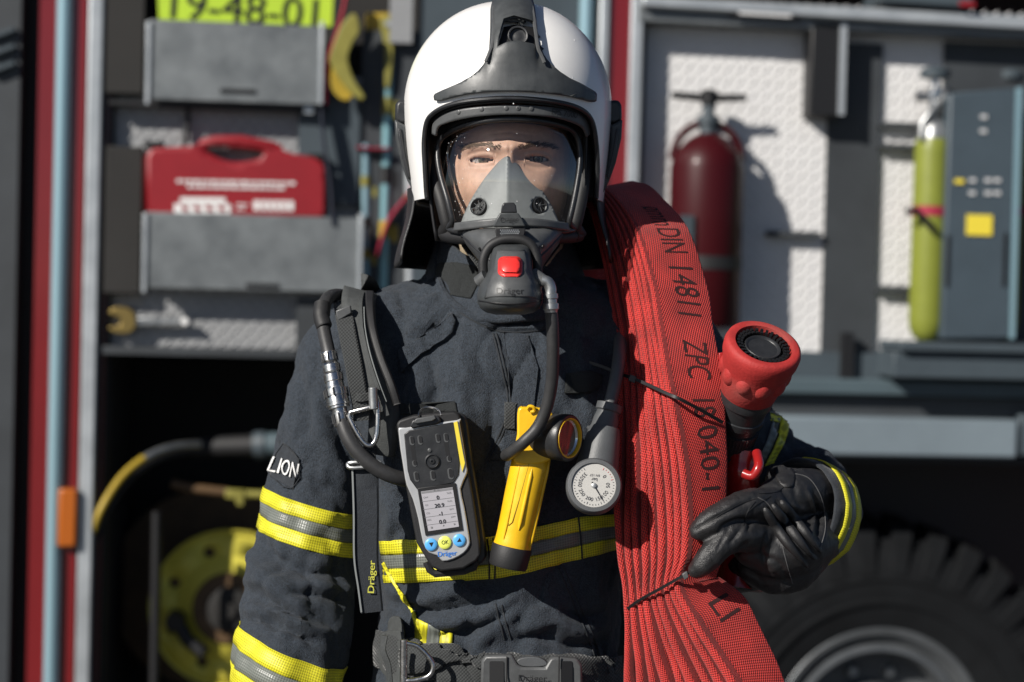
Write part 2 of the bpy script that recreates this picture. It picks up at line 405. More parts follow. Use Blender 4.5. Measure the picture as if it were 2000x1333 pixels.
# the truck
mat('truck_red', (.16, .008, .01), .3, coat=.6, var=.08, vscale=4)
mat('strip_blue', (.27, .42, .48), .3, metal=.35, var=.08, vscale=6, stretch=(1, 1, .1))
mat('alu', (.46, .49, .51), .4, metal=.5, var=.12, vscale=8, rvar=.1)
mat('alu_dull', (.165, .18, .187), .5, metal=.35, var=.2, vscale=14, rvar=.12, bump=.1, bscale=60)
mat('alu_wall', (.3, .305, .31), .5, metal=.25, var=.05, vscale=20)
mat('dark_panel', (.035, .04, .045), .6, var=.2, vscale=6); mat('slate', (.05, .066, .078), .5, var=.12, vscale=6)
mat('rim_metal', (.11, .118, .125), .4, metal=.4, var=.15, vscale=12, rvar=.1)
mat('rail_grey', (.2, .245, .275), .45, metal=.2, var=.1, vscale=5)
mat('sill_grey', (.07, .1, .115), .5, var=.1, vscale=5)
mat('alu_wall_lit', (.66, .655, .65), .45, var=.04, vscale=20)  # same wall metal, lightened to carry the stronger light in the right locker
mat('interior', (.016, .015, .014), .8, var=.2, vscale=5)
mat('case_red', (.24, .009, .015), .45, var=.08, vscale=20, bump=.1, bscale=300)
mat('neon', (.42, .6, .03), .6, var=.05); mat('tool_yellow', (.36, .25, .02), .5, var=.15, vscale=30); mat('pale_yellow', (.22, .2, .04), .5, var=.15, vscale=30)
mat('reel_yellow', (.6, .53, .07), .5, var=.1, vscale=12); mat('reel_brown', (.09, .05, .02), .6, var=.3, vscale=20)
mat('amber', (.4, .1, .01), .25, coat=.5); mat('tyre', (.006, .0068, .008), .85, spec=.2, bump=.3, bscale=120, var=.25, vscale=15)
mat('cylinder_yellow', (.19, .215, .03), .4, var=.08, vscale=20); mat('case_blue', (.05, .07, .087), .5, var=.1, vscale=8)
mat('strap_red', (.3, .012, .04), .7); mat('strap_navy', (.015, .02, .035), .8); mat('teal', (.2, .38, .42), .35, metal=.3)
mat('brass', (.3, .22, .08), .5, metal=1); mat('asphalt', (.05, .05, .052), .9, bump=.6, bscale=120, var=.3, vscale=30)
mat('led', (.6, .6, .6), .3); mat('ext_red', (.04, .003, .005), .42, coat=.05, spec=.2)
# ================================================================== GROUND AND TRUCK
g = G(); g.add([(-150,-150,0),(150,-150,0),(150,150,0),(-150,150,0)], [(0,1,2,3)]); mk('ground', g, 'asphalt', None, kind='structure')
YAW = R(6.0); Q0 = P(1735, 1441, 4.6); TX = Vector((math.cos(YAW), math.sin(YAW), 0)); TY = Vector((-math.sin(YAW), math.cos(YAW), 0)); TO = Vector((Q0.x, Q0.y, 0))
TM = Matrix.Translation(TO) @ Matrix((TX, TY, Vector((0, 0, 1)))).transposed().to_4x4()
def tl(px, py, y=0.0):
    """pixel -> (x along the truck, z) on the truck's plane y metres behind its side"""
    d = P(px, py, 1)-CAM; t = (TO+TY*y-CAM).dot(TY)/d.dot(TY); p = CAM+d*t; return (p-TO).dot(TX), p.z
def tw(x, y, z): return TM @ Vector((x, y, z))
def T(px, py, y=0.0): x, z = tl(px, py, y); return tw(x, y, z)
def TB(px0, py0, px1, py1, y0, y1, g=None):
    x0, z0 = tl(px0, (py0+py1)/2, y0); x1, _ = tl(px1, (py0+py1)/2, y0); za = tl((px0+px1)/2, py0, y0)[1]; zb = tl((px0+px1)/2, py1, y0)[1]
    return (g or G()).box((x0, y0, zb), (x1, y1, za), TM)
def TV(px0, px1, py, z0, z1, y0, y1): return G().box((tl(px0, py, y0)[0], y0, z0), (tl(px1, py, y0)[0], y1, z1), TM)
def TP(ol, y0, y1):
    """prism from a pixel outline on the truck plane"""
    n = len(ol); q = [tl(x, y, y0) for x, y in ol]; g = G()
    g.add([tw(x, y0, z) for x, z in q]+[tw(x, y1, z) for x, z in q], [tuple(range(n)), tuple(range(2*n-1, n-1, -1))]+[(i, i+n, (i+1) % n+n, (i+1) % n) for i in range(n)]); return g
def TT(pts, r, n=12): return G().tube([T(x, y, yy) for x, y, yy in pts], r, n)
truck = thing('fire_truck', tw(-.8, .4, 0), 'red fire truck seen from the side with open equipment lockers, filling the background', 'fire truck')
def tp(name, g, mt, **k): return mk(name, g, mt, truck, **k)
def XX(px, py=600, y=0): return tl(px, py, y)[0]
ZT, ZB = 2.75, .42
xl, xr = XX(-700), XX(2600)
tp('back_wall', G().box((xl, 1.2, ZB), (xr, 1.25, ZT), TM), 'interior'); tp('roof', G().box((xl, -.0, ZT), (xr, 1.25, ZT+.06), TM), 'truck_red'); tp('floor_pan', G().box((xl, .12, ZB-.06), (XX(1240), 1.2, ZB), TM), 'interior')
tp('side_wall', G().box((XX(208), .02, ZB), (XX(213), 1.2, ZT), TM), 'interior'); tp('side_wall', G().box((XX(1190), .03, ZB), (XX(1240), 1.2, ZT), TM), 'interior')
tp('end_wall', G().box((xr, 0, ZB), (xr+.04, 1.25, ZT), TM), 'truck_red'); tp('end_wall', G().box((xl-.04, 0, ZB), (xl, 1.25, ZT), TM), 'truck_red')
# left pillar group
tp('cab_panel', TV(-700, 30, 600, ZB, ZT, .0, .06), 'dark_panel'); tp('door_gap', TV(30, 76, 600, ZB, ZT, .10, .14), 'black')
for k in range(3): tp('vent_slat', TP([(-20, 68+k*33), (26, 52+k*33), (28, 60+k*33), (-20, 78+k*33)], -.02, .0), 'slate')
tp('pillar', TV(66, 100, 600, ZB, ZT, .005, .1), 'truck_red'); tp('pillar', TV(124, 158, 600, ZB, ZT, 0, .1), 'truck_red')
tp('trim_strip', G().tube([T(114, 600, -.005)+Vector((0, 0, s)) for s in (-1.1, 1.1)], .0165, 16), 'strip_blue')
tp('alu_frame', TV(161, 190, 600, ZB, ZT, -.012, .08), 'alu', bevel=.004); tp('rubber_seal', TV(191, 198, 600, ZB, ZT, .0, .03), 'black'); tp('inner_frame', TV(199, 207, 600, ZB, ZT, .03, .16), 'truck_red')
tp('marker_light', TB(113, 955, 150, 1070, -.03, .0), 'amber', bevel=.006)
# middle pillar group
tp('trim_strip', G().tube([T(1138, 300, -.005)+Vector((0, 0, s)) for s in (-1.2, 1.0)], .016, 16), 'strip_blue'); tp('door_gap', TV(1150, 1164, 300, ZB, ZT, .03, .06), 'slate')
tp('alu_frame', TV(1164, 1183, 300, ZB, ZT, -.012, .08), 'alu', bevel=.004); tp('pillar', TV(1184, 1225, 300, ZB, ZT, 0, .1), 'truck_red'); tp('alu_frame', TV(1226, 1250, 300, .95, ZT, -.012, .08), 'alu', bevel=.004)
tp('rubber_seal', TV(1251, 1256, 300, .95, ZT, .0, .04), 'black')
# left locker: bright checker wall above, boards, bay for the reel
def checker(px0, py0, px1, py1, y, mt='alu_wall'):
    """tread plate: sheet with raised lozenges, each too small to pick apart"""
    w_ = tp('locker_wall', TB(px0, py0, px1, py1, y, y+.02), mt); g = G(); x0, z0 = tl(px0, py1, y); x1, z1 = tl(px1, py0, y); st = .03; j = 0; z = z0+.012
    while z < z1-.012:
        x = x0+.012+(st/2 if j % 2 else 0)
        while x < x1-.012:
            s = 1 if j % 2 else -1; c = [(-.0085, -.0085*s), (.0026, -.0026*s), (.0085, .0085*s), (-.0026, .0026*s)]
            o = [tw(x+a, y-.0002, z+b) for a, b in c]; i = [tw(x+a*.6, y-.003, z+b*.6) for a, b in c]
            g.add(o+i, [(4,5,6,7)]+[(k, (k+1) % 4, 4+(k+1) % 4, 4+k) for k in range(4)]); x += st
        z += st/2; j += 1
    q = mk('tread_pattern', g, mt, w_, ang=180, clean=True); q['kind'] = 'stuff'; return w_
YW = .04
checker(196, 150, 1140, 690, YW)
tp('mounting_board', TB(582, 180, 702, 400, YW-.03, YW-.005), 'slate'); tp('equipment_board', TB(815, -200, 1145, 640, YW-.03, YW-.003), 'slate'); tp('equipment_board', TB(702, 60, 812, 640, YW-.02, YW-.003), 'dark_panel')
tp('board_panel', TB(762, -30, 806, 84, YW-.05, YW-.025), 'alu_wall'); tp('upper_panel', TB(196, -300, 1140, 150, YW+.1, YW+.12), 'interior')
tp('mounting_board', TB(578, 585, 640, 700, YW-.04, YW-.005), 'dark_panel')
tp('drawer_shade', TB(206, -80, 283, 184, -.005, .036), 'interior', bevel=.003); tp('drawer_shade', TB(204, 286, 277, 574, -.005, .036), 'interior', bevel=.003)  # dark boxes added as the shade on the wall left of the drawers
tp('shelf_rail', TB(212, 202, 640, 212, YW-.05, YW-.004), 'black'); tp('cable', TT([(367, 200, YW-.02), (366, 240, YW-.02), (360, 285, YW-.02)], .006, 8), 'black')
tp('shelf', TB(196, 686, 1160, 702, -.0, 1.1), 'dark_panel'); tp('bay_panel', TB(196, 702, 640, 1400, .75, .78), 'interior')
tp('catch_plate', TB(594, 206, 612, 222, YW-.06, YW-.051), 'alu'); tp('slot_cover', TB(536, 205, 585, 214, YW-.06, YW-.051), 'black')
# pulled out drawers
for (x0, y0, x1, y1, sx0, sx1, sy) in ((290, 45, 630, 200, 430, 500, 178), (283, 420, 706, 568, 480, 545, 558)):
    dwr = tp('drawer', TB(x0, y0, x1, y1, -.035, -.027), 'alu_dull', bevel=.002)
    mk('drawer_tray', TB(x0+6, y0+8, x1-4, y1-4, -.0265, .034), 'interior', dwr)
    for a in (x0-5, x1-6): mk('drawer_edge', TB(a, y0-3, a+8, y1+4, -.041, -.0355), 'alu', dwr, bevel=.001)
    mk('handle_slot', TB(sx0, sy-4, sx1, sy+5, -.0375, -.0352), 'black', dwr)
# right locker
YR = .05
checker(1256, 20, 2120, 690, YR, 'alu_wall_lit')
sh = tp('upper_shelf', TP([(1250, 8), (2140, 48), (2140, 82), (1250, 40)], -.02, YR-.004), 'alu_dull'); tp('shelf_edge', TP([(1256, -8), (2140, 38), (2140, 66), (1256, 12)], -.045, -.022), 'alu', bevel=.004)
tp('lamp_unit', TP([(1424, 2), (1572, 10), (1566, 40), (1430, 32)], -.04, .02), 'dark_plastic', bevel=.006); tp('lamp_unit_lens', TP([(1440, 6), (1548, 12), (1545, 34), (1444, 28)], -.044, -.04), 'led')
tp('shelf_lip', TP([(1262, 40), (1600, 60), (1600, 68), (1262, 50)], .05, .12), 'alu_dull')
tp('shade_panel', TB(1612, 84, 1716, 700, YR-.012, YR-.003), 'dark_panel')  # dark sheet added in place of a shadow band on the wall
tp('shade_panel', TB(1836, 88, 2150, 668, YR-.012, YR-.003), 'dark_panel')  # second dark sheet, the shade behind bottles and case put into colour
tp('hanging_bracket', TB(1583, 42, 1648, 228, -.02, .05), 'black', bevel=.004); tp('bracket_edge', TB(1640, 45, 1652, 225, -.026, -.0205), 'alu')
tp('shade_bar', TB(1500, 452, 1604, 463, YR-.03, YR-.006), 'dark_panel'); tp('shade_bar', TB(1716, 240, 1860, 250, YR-.03, YR-.006), 'dark_panel'); tp('shade_bar', TB(1716, 282, 1860, 292, YR-.03, YR-.006), 'dark_panel'); tp('shade_bar', TB(1712, 560, 1860, 572, YR-.03, YR-.006), 'dark_panel')  # thin dark bars shaped as the shadow lines across the wall
tp('lower_wall', TB(1250, 690, 2140, 745, .02, .10), 'slate'); tp('lower_block', TB(1645, 650, 1668, 745, -.0, .02), 'black'); tp('sill', TB(1250, 742, 2140, 772, -.03, .10), 'sill_grey', bevel=.004)
tp('sill_gap', TB(1250, 774, 2140, 812, .005, .10), 'dark_panel'); tp('side_rail', TB(1250, 814, 1988, 890, -.04, .10), 'rail_grey', bevel=.006)
tp('side_rail_end', TB(1991, 812, 2150, 892, -.03, .10), 'slate', bevel=.004); tp('wheel_arch', TB(1236, 893, 2500, 1700, .58, .62), 'black'); tp('arch_lining', TB(1236, 893, 2500, 905, -.0, .58), 'black')
tp('pull_out_rail', TB(1760, 672, 2150, 690, -.12, .08), 'slate', bevel=.003); tp('pull_out_tray', TB(1745, 692, 2150, 742, -.10, .10), 'slate', bevel=.003)
# wheel
wc = tw(.03, .25, .507); wy = -TY; e_ = Vector((0, 0, 1)); RO = .505
wh = tp('tyre', G().lathe(wc, wy, [(-.3,.30),(-.3,.44),(-.26,RO-.02),(-.2,RO-.012),(-.0,RO-.012),(.05,RO-.02),(.085,.455),(.1,.40),(.098,.33),(.08,.265),(.05,.255)], 72, caps=False, e=e_), 'tyre', ang=50)
g = G()
for k in range(34):
    a = 2*math.pi*k/34
    for sgn, h0, h1, da in ((1, .09, .005, 0), (-1, -.005, -.2, .09)):
        A_ = a+da; dr = TX*math.cos(A_)+e_*math.sin(A_); tg = TX*-math.sin(A_)+e_*math.cos(A_)
        M_ = Matrix.Translation(wc) @ Matrix((tg, wy, dr)).transposed().to_4x4()
        g.add([M_ @ Vector(v) for v in ((-.026,h1,RO-.03),(.026,h1,RO-.03),(.03,h0,RO-.06),(-.022,h0,RO-.06),(-.023,h1,RO+.012),(.023,h1,RO+.012),(.027,h0-.012,RO-.004),(-.019,h0-.012,RO-.004))], [(0,3,2,1),(4,5,6,7),(0,1,5,4),(1,2,6,5),(2,3,7,6),(3,0,4,7)])
        if sgn > 0: g.add([M_ @ Vector(v) for v in ((-.02,.088,RO-.075),(.028,.088,RO-.075),(.03,.097,RO-.115),(-.014,.097,RO-.115),(-.016,.094,RO-.02),(.024,.094,RO-.02),(.024,.104,RO-.11),(-.01,.104,RO-.11))], [(0,3,2,1),(4,5,6,7),(0,1,5,4),(1,2,6,5),(2,3,7,6),(3,0,4,7)])
mk('tread_blocks', g, 'tyre', wh, clean=True)
mk('sidewall_rib', G().lathe(wc, wy, [(.0965,.395),(.1035,.388),(.1035,.380),(.0965,.373)], 72, caps=False, e=e_), 'tyre', wh); mk('sidewall_rib', G().lathe(wc, wy, [(.095,.338),(.102,.331),(.1,.322),(.094,.318)], 72, caps=False, e=e_), 'tyre', wh)
rim = tp('rim', G().lathe(wc, wy, [(.055,.268),(.075,.268),(.08,.26),(.078,.248),(.06,.236),(.05,.225),(.066,.218),(.068,.206),(.05,.196),(-.02,.19),(-.03,.12),(.02,.11),(.03,.0002)], 72, caps=False, e=e_), 'rim_metal')
for k in range(10): a = 2*math.pi*k/10; mk('wheel_nut', G().lathe(wc+TX*(.15*math.cos(a))+e_*(.15*math.sin(a))+wy*-.028, wy, [(0,.016),(.025,.015),(.03,.01)], 6, e=e_), 'dull_steel', rim)
# ================================================================== THINGS IN THE LOCKERS
def st(name, label, cat, px, py, y, group=None): return thing(name, T(px, py, y), label, cat, group)
# number sign
s_ = st('number_sign', 'neon yellow sign with big black digits standing in the top drawer', 'sign', 480, 50, -.1)
mk('plate', TP([(306, -70), (654, -70), (648, 52), (310, 38)], -.02, -.015), 'neon', s_)
SP = lambda y: (lambda px, py: (T(px, py, y), -TY))
mk('lettering', text_px('19-48-01', 476, 20, 62, 4.5, SP(-.021), .001, 1.02, 1.5), 'black', s_)
# red case
c_ = st('tool_case', 'red plastic tool case with carry handle and white print lying on the lower drawer', 'case', 450, 425, -.1)
co_ = [(286, 302), (290, 297), (300, 290), (330, 288), (372, 286), (400, 278), (470, 277), (540, 288), (570, 300), (612, 308), (630, 318), (634, 340), (634, 428), (286, 418)]
hole = spl([(398, 288), (440, 285), (500, 292), (516, 300), (500, 312), (455, 317), (420, 306)], 3, True)
gq = patch(co_, lambda x, y: (T(x, y, -.024), -TY), 0, 14, holes=[hole]); mk('case_body', gq, 'case_red', c_, ang=50, solid=.055, bevel=.004)
mk('case_lid_edge', TB(254, 300, 284, 420, .0, .03), 'case_red', c_, bevel=.01); mk('carry_handle', TT([(392, 284, -.01), (420, 276, -.016), (470, 275, -.016), (530, 286, -.016), (548, 294, -.01)], .012, 10), 'case_red', c_)
g = G()
for y, x0, x1 in ((354, 345, 575), (364, 366, 555)):
    x = x0
    while x < x1: wd = random.choice((6, 9, 12)); yy = y+(x-345)*.02; g.add(TP([(x, yy-3), (x+wd, yy-3), (x+wd, yy+3), (x, yy+3)], -.0255, -.0245).v, [(0,1,2,3),(7,6,5,4),(0,4,5,1),(1,5,6,2),(2,6,7,3),(3,7,4,0)]); x += wd+3
for x0, y0, x1, y1 in ((340, 398, 450, 416), (352, 386, 440, 396), (462, 398, 484, 401), (462, 406, 478, 409), (495, 392, 573, 411)): q = TP([(x0, y0), (x1, y0+1), (x1, y1+1), (x0, y1)], -.0255, -.0245); g.add(q.v, q.f)
mk('white_print', g, 'print_white', c_, kind='stuff'); g = G()
for k in range(4):
    q = TP([(352+k*24, 402), (364+k*24, 402), (370+k*24, 413), (358+k*24, 413)], -.0265, -.0258); g.add(q.v, q.f)
for k in range(5):
    q = TP([(507+k*13, 394), (510+k*13, 394), (510+k*13, 410), (507+k*13, 410)], -.0265, -.0258); g.add(q.v, q.f)
g and mk('red_print', g, 'case_red', c_, kind='stuff')
for x in (296, 610): mk('latch', TB(x-14, 276 if x < 400 else 300, x+24, 290 if x < 400 else 312, -.02, .02), 'black', c_, bevel=.003)
# yellow tools, straps, poles
t_ = st('strap_cutter', 'curved pale yellow plastic tool hanging above the lower drawer beside the neon sign', 'tool', 670, 195, -.02)
q = [(690, 26), (700, 40), (702, 62), (690, 82), (680, 108), (682, 130), (694, 160), (712, 188), (704, 195), (682, 178), (660, 150), (648, 128), (644, 112), (654, 80), (668, 48)]
mk('blade_guard', TP(spl(q, 3, True), -.06, -.03), 'pale_yellow', t_, bevel=.006, ang=60); mk('blade', TP(spl([(650, 120), (660, 140), (690, 175), (680, 195), (660, 190), (646, 165)], 3, True), -.04, -.035), 'tool_yellow', t_)
t_ = st('pry_bar', 'ochre yellow pry bar with flared head standing against the board', 'tool', 735, 300, .05)
mk('shaft', TP([(715, 25), (770, 25), (768, 60), (752, 90), (752, 180), (748, 300), (708, 300), (712, 180), (712, 60)], .03, .06), 'tool_yellow', t_, bevel=.006, ang=60); mk('claw', TP(spl([(742, 40), (760, 30), (770, 45), (768, 100), (762, 165), (752, 165), (752, 90)], 3, True), .0, .03), 'pale_yellow', t_, bevel=.005, ang=60)
mk('rivet', G().lathe(T(757, 47, -.003), -TY, [(0, .007), (.004, .006)], 12), 'alu', t_)
for lb, pts, mt in (('dark red strap hanging beside the curved yellow tool', [(680, -20, -.02), (660, 60, -.02), (640, 120, -.02), (636, 205, -.02)], 'strap_red'), ('navy strap hanging beside the red case', [(628, 215, -.02), (634, 290, -.03), (645, 360, -.03), (650, 440, -.03)], 'strap_navy'),
                    ('crimson strap slanting down from the helmet edge', [(838, 330, .0), (806, 372, .0), (760, 430, .0), (735, 500, .0)], 'strap_red'), ('crimson strap wrapped round the pole tops', [(700, 290, .01), (730, 292, .0), (756, 292, .01)], 'strap_red')):
    a = [T(*p) for p in spl(pts, 5)]; g = G(); g.tube(a, .016, 8, sx=.25, ref=TY); tag(mk('strap', g, mt, None, label=lb, cat='strap'))
for i, (x, x2, y0, y1, mt, r, lb) in enumerate(((714, 712, 282, 566, 'strip_blue', .009, 'pale blue pole nearest the red case'), (733, 728, 300, 566, 'case_red', .011, 'dark red pole wrapped low in the pole bundle'), (742, 738, 320, 520, 'pale_yellow', .006, 'thin yellow pole in the bundle'),
        (760, 748, 85, 566, 'teal', .010, 'tall teal pole in the bundle left of the helmet'), (776, 768, 80, 560, 'dark_panel', .012, 'tall black pole beside the teal pole'), (790, 780, 90, 560, 'strip_blue', .009, 'tall pale blue pole close to the helmet clip'),
        (800, 800, 330, 560, 'alu', .010, 'silver pole under the helmet clip'), (818, 815, 330, 560, 'tool_yellow', .009, 'ochre pole half hidden by the neck curtain'))):
    yy = .02+.012*(i % 3); po = thing('pole', T(x2, y1, yy), lb, 'pole', 'poles bundled beside the helmet')
    mk('shaft', TT([(x, y0, yy), (x2, y1, yy)], r, 14), mt, po)
    for f_, c_2 in ((.22, 'pale_yellow'), (.5, 'black'), (.72, 'tool_yellow')):
        a = T(x, y0, yy).lerp(T(x2, y1, yy), f_+.03*(i % 3)); b = T(x, y0, yy).lerp(T(x2, y1, yy), f_+.07+.03*(i % 3)); mk('grip_band', G().tube([a, b], r*1.2, 14), c_2, po)
# wrench on the wall
t_ = st('wrench', 'open ended brass and steel wrench hung on the bright wall under the lower drawer', 'wrench', 290, 640, .0)
mk('handle', TP([(262, 618), (366, 620), (370, 628), (366, 636), (262, 638)], .005, .02), 'dull_steel', t_, bevel=.004); mk('jaw', TP(spl([(212, 612), (225, 600), (250, 602), (264, 616), (264, 640), (248, 652), (222, 650), (212, 640), (232, 636), (236, 626), (228, 618)], 3, True), .0, .03), 'brass', t_, bevel=.004, ang=60)
mk('hang_hole', G().lathe(T(361, 628, .004), -TY, [(0, .009), (.003, .008)], 14), 'print_white', t_)
# reel
t_ = st('hose_reel', 'large yellow hose reel with holed flange and dark hub in the lower bay', 'hose reel', 440, 1340, .4)
def holed_disc(px, py, y, r, holes, mt, th, nm, par):
    c = T(px, py, y); pts = [Vector((r*math.cos(2*math.pi*k/72), r*math.sin(2*math.pi*k/72))) for k in range(72)]; ed = [(k, (k+1) % 72) for k in range(72)]; hs = []
    for hx, hy, hr in holes: h_ = [(hx+hr*math.cos(2*math.pi*k/18), hy+hr*math.sin(2*math.pi*k/18)) for k in range(18)]; o = len(pts); pts += [Vector(p) for p in h_]; ed += [(o+k, o+(k+1) % 18) for k in range(18)]; hs.append(h_)
    rr = delaunay_2d_cdt(pts, ed, [], 2, 1e-5); g = G(); fs = []
    for f in rr[2]:
        cc_ = sum((rr[0][i] for i in f), Vector((0, 0)))/len(f)
        if not any(inside(cc_.x, cc_.y, h_) for h_ in hs): fs.append(tuple(f))
    g.add([c+TX*q.x+Vector((0, 0, 1))*q.y for q in rr[0]], fs)
    o = mk(nm, g, mt, par, ang=30); b = o.modifiers.new('solid', 'SOLIDIFY'); b.thickness = th; b.offset = 0; return o
RR = .178; hl = [(RR*.78*math.cos(R(a)), RR*.78*math.sin(R(a)), RR*.075) for a in range(20, 380, 45)]
rx, ry, ryy = 447, 1188, .22
fl_ = holed_disc(rx, ry, ryy, RR, hl, 'reel_yellow', .012, 'flange', t_); rc = T(rx, ry, ryy)
mk('flange_rim', G().lathe(rc, -TY, [(-.012, RR), (.012, RR), (.014, RR+.006), (-.014, RR+.006), (-.012, RR)], 72, caps=False, e=Vector((0, 0, 1))), 'reel_yellow', fl_)
mk('inner_plate', G().lathe(rc, -TY, [(.007, .085), (.014, .08), (.014, .05)], 48, caps=False, e=Vector((0, 0, 1))), 'reel_brown', fl_)
mk('hub', G().lathe(rc, -TY, [(.0, .055), (.03, .053), (.034, .043), (.034, .02), (.045, .018), (.045, .0002)], 12, caps=False, e=Vector((0, 0, 1))), 'interior', t_, ang=30)
mk('drum', G().lathe(rc, TY, [(.01, .15), (.5, .15)], 48, e=Vector((0, 0, 1))), 'reel_brown', t_)
mk('back_flange', G().lathe(rc+TY*.3-TX*.05, TY, [(0, .25), (.015, .25)], 64, e=Vector((0, 0, 1))), 'reel_brown', t_)
mk('wound_hose', G().lathe(rc, TY, [(.02, .13), (.03, .15), (.07, .155), (.08, .145), (.09, .155), (.13, .155), (.14, .145), (.15, .155), (.19, .155), (.2, .145), (.21, .155), (.28, .15)], 56, caps=False, e=Vector((0, 0, 1))), 'reel_brown', t_)
mk('crank', G().tube([T(345, 1212, .19), T(365, 1250, .18), T(400, 1278, .17)], .016, 12), 'black', t_); mk('crank_pivot', G().tube([T(345, 1208, .21), T(340, 1216, .17)], .022, 14), 'black', t_)
t_ = mk('reel_post', TT([(306, 1000, .06), (304, 1140, .06), (300, 1400, .06)], .011, 10), 'black', None, label='slim black upright post in front of the yellow reel', cat='post')
t_ = st('curved_hose', 'dark curved hose with an ochre sleeve and grey end arching above the reel', 'hose', 200, 1000, .05)
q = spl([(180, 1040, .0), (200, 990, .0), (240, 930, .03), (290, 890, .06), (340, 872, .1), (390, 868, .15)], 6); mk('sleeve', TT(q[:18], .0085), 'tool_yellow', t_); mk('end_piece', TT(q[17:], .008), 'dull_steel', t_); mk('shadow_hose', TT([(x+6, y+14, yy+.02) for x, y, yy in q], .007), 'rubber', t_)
t_ = st('hose_coupling', 'black hose end with a green and steel coupling above the reel', 'coupling', 460, 900, .05)
mk('hose_end', TT([(385, 874, .22), (500, 870, .2)], .026, 20), 'rubber', t_); mk('collar', TT([(498, 870, .2), (520, 869, .195)], .034, 24), 'slate', t_); mk('fitting', TT([(518, 869, .195), (575, 868, .19)], .029, 24), 'sill_grey', t_)
t_ = st('crowbar', 'ochre and yellow hand tool lying over the reel', 'tool', 430, 970, .0)
mk('handle', TT([(335, 945, .14), (380, 955, .14), (445, 962, .14)], .011, 10), 'reel_brown', t_); mk('bar', TT([(440, 964, .14), (560, 968, .13)], .009, 10), 'pale_yellow', t_); mk('hook', TP([(440, 956), (478, 958), (476, 990), (462, 988), (460, 975), (440, 974)], .125, .145), 'pale_yellow', t_, bevel=.003)
# extinguishers
def extinguisher(name, px, py0, py1, rpx, y, label, handle):
    e = st(name, label, 'extinguisher', px, py1, y); B0 = T(px, py1, y); H = (T(px, py0, y)-B0).length; r = rpx/F*(B0-CAM).dot(fw); Z = Vector((0, 0, 1))
    mk('bottle', G().lathe(B0, Z, [(0, r*.9), (.012, r), (H*.82, r), (H*.9, r*.9), (H*.97, r*.55), (H, r*.3)], 40, e=TX), 'ext_red', e, ang=50)
    top = B0+Z*H
    mk('valve', G().lathe(top, Z, [(-.01, .02), (.02, .02), (.022, .026), (.04, .026), (.042, .014), (.075, .012)], 20, e=TX), 'slate', e)
    if handle:
        mk('handwheel', G().tube([top+Z*.085-TX*.085, top+Z*.082-TX*.03, top+Z*.082+TX*.03, top+Z*.085+TX*.085], [.008, .009, .009, .008], 12), 'black', e); mk('wheel_hub', G().lathe(top+Z*.066, Z, [(0, .018), (.03, .02), (.034, .012)], 16, e=TX), 'black', e)
    mk('carry_hoop', G().tube([top+TX*(r*.95*math.cos(R(a)))+Z*(-.06+.085*math.sin(R(a))) for a in range(0, 181, 12)], .009, 8), 'ext_red', e)
    mk('label_plate', G().box((0,0,0),(0.001,.001,.001)) if False else TB(px-rpx*.62, py0+(py1-py0)*.42, px-rpx*.25, py0+(py1-py0)*.75, y-r*1.0, y-r*.93), 'slate', e)
    mk('clamp_strap', G().lathe(B0+Z*(H*.3), Z, [(0, r*1.02), (.03, r*1.02)], 40, caps=False, e=TX), 'rubber', e)
    return e
extinguisher('fire_extinguisher', 1372, 262, 640, 72, -.02, 'dark red extinguisher with black T shaped handle against the lit wall', True)
# breathing air bottles and their case
def bottle(px, y, label, full=True):
    b = st('air_bottle', label, 'air bottle', px, 665, y, 'air bottles in the right locker'); r = .041; Z = Vector((0, 0, 1)); B0 = T(px-14, 668, y); H = (T(px, 272, y)-T(px-14, 668, y)).length
    ax = (T(px, 272, y)-B0).normalized()
    mk('cylinder', G().lathe(B0, ax, [(0, .012), (.006, r*.6), (.025, r*.92), (.05, r), (H-.03, r), (H-.012, r*.97), (H, r*.9)], 40, e=TX), 'cylinder_yellow', b, ang=60)
    mk('shoulder', G().lathe(B0+ax*H, ax, [(0, r*.9), (.025, r*.85), (.045, r*.5), (.06, .012)], 28, e=TX), 'dull_steel', b)
    tpv = B0+ax*(H+.06); mk('valve', G().lathe(tpv, ax, [(-.01, .013), (.03, .013), (.032, .02), (.055, .02), (.058, .01), (.075, .01)], 18, e=TX), 'steel', b)
    mk('handwheel', G().lathe(tpv+ax*.075, ax, [(0, .012), (.004, .034), (.02, .036), (.026, .026), (.03, .01)], 12, e=TX), 'slate', b); mk('outlet', G().tube([tpv+ax*.035-TX*.045, tpv+ax*.035+TX*.04], .011, 12), 'steel', b)
    mk('strap_band', G().lathe(B0+ax*(H*.62), ax, [(0, r*1.04), (.022, r*1.04)], 32, caps=False, e=TX), 'strap_red', b)
    if full: mk('strap_buckle', TT([(px-52, 415, y-.05), (px-35, 410, y-.05), (px-6, 440, y-.05), (px+2, 450, y-.05)], .008, 8), 'black', b)
bottle(1822, -.03, 'yellow air bottle with red strap standing left of the blue grey case'); bottle(1968, .06, 'yellow air bottle mostly hidden behind the blue grey case', False)
mk('transfer_pipe', TT([(1800, 272, -.06), (1802, 240, -.06), (1820, 215, -.06), (1842, 195, -.05), (1846, 170, -.03)], .008, 10), 'dull_steel', None, label='bent steel pipe rising from the yellow air bottle', cat='pipe')
t_ = st('equipment_case', 'tall blue grey equipment case with small lights and a yellow label', 'case', 1910, 665, -.1)
mk('case_body', TP([(1856, 182), (1985, 172), (1972, 662), (1840, 662)], -.09, .0), 'case_blue', t_, bevel=.004); mk('edge_trim', TP([(1986, 172), (1997, 170), (1982, 662), (1973, 662)], -.095, .0), 'strip_blue', t_)
mk('yellow_label', TB(1888, 420, 1938, 460, -.0935, -.091), 'label_yellow', t_)
g = G()
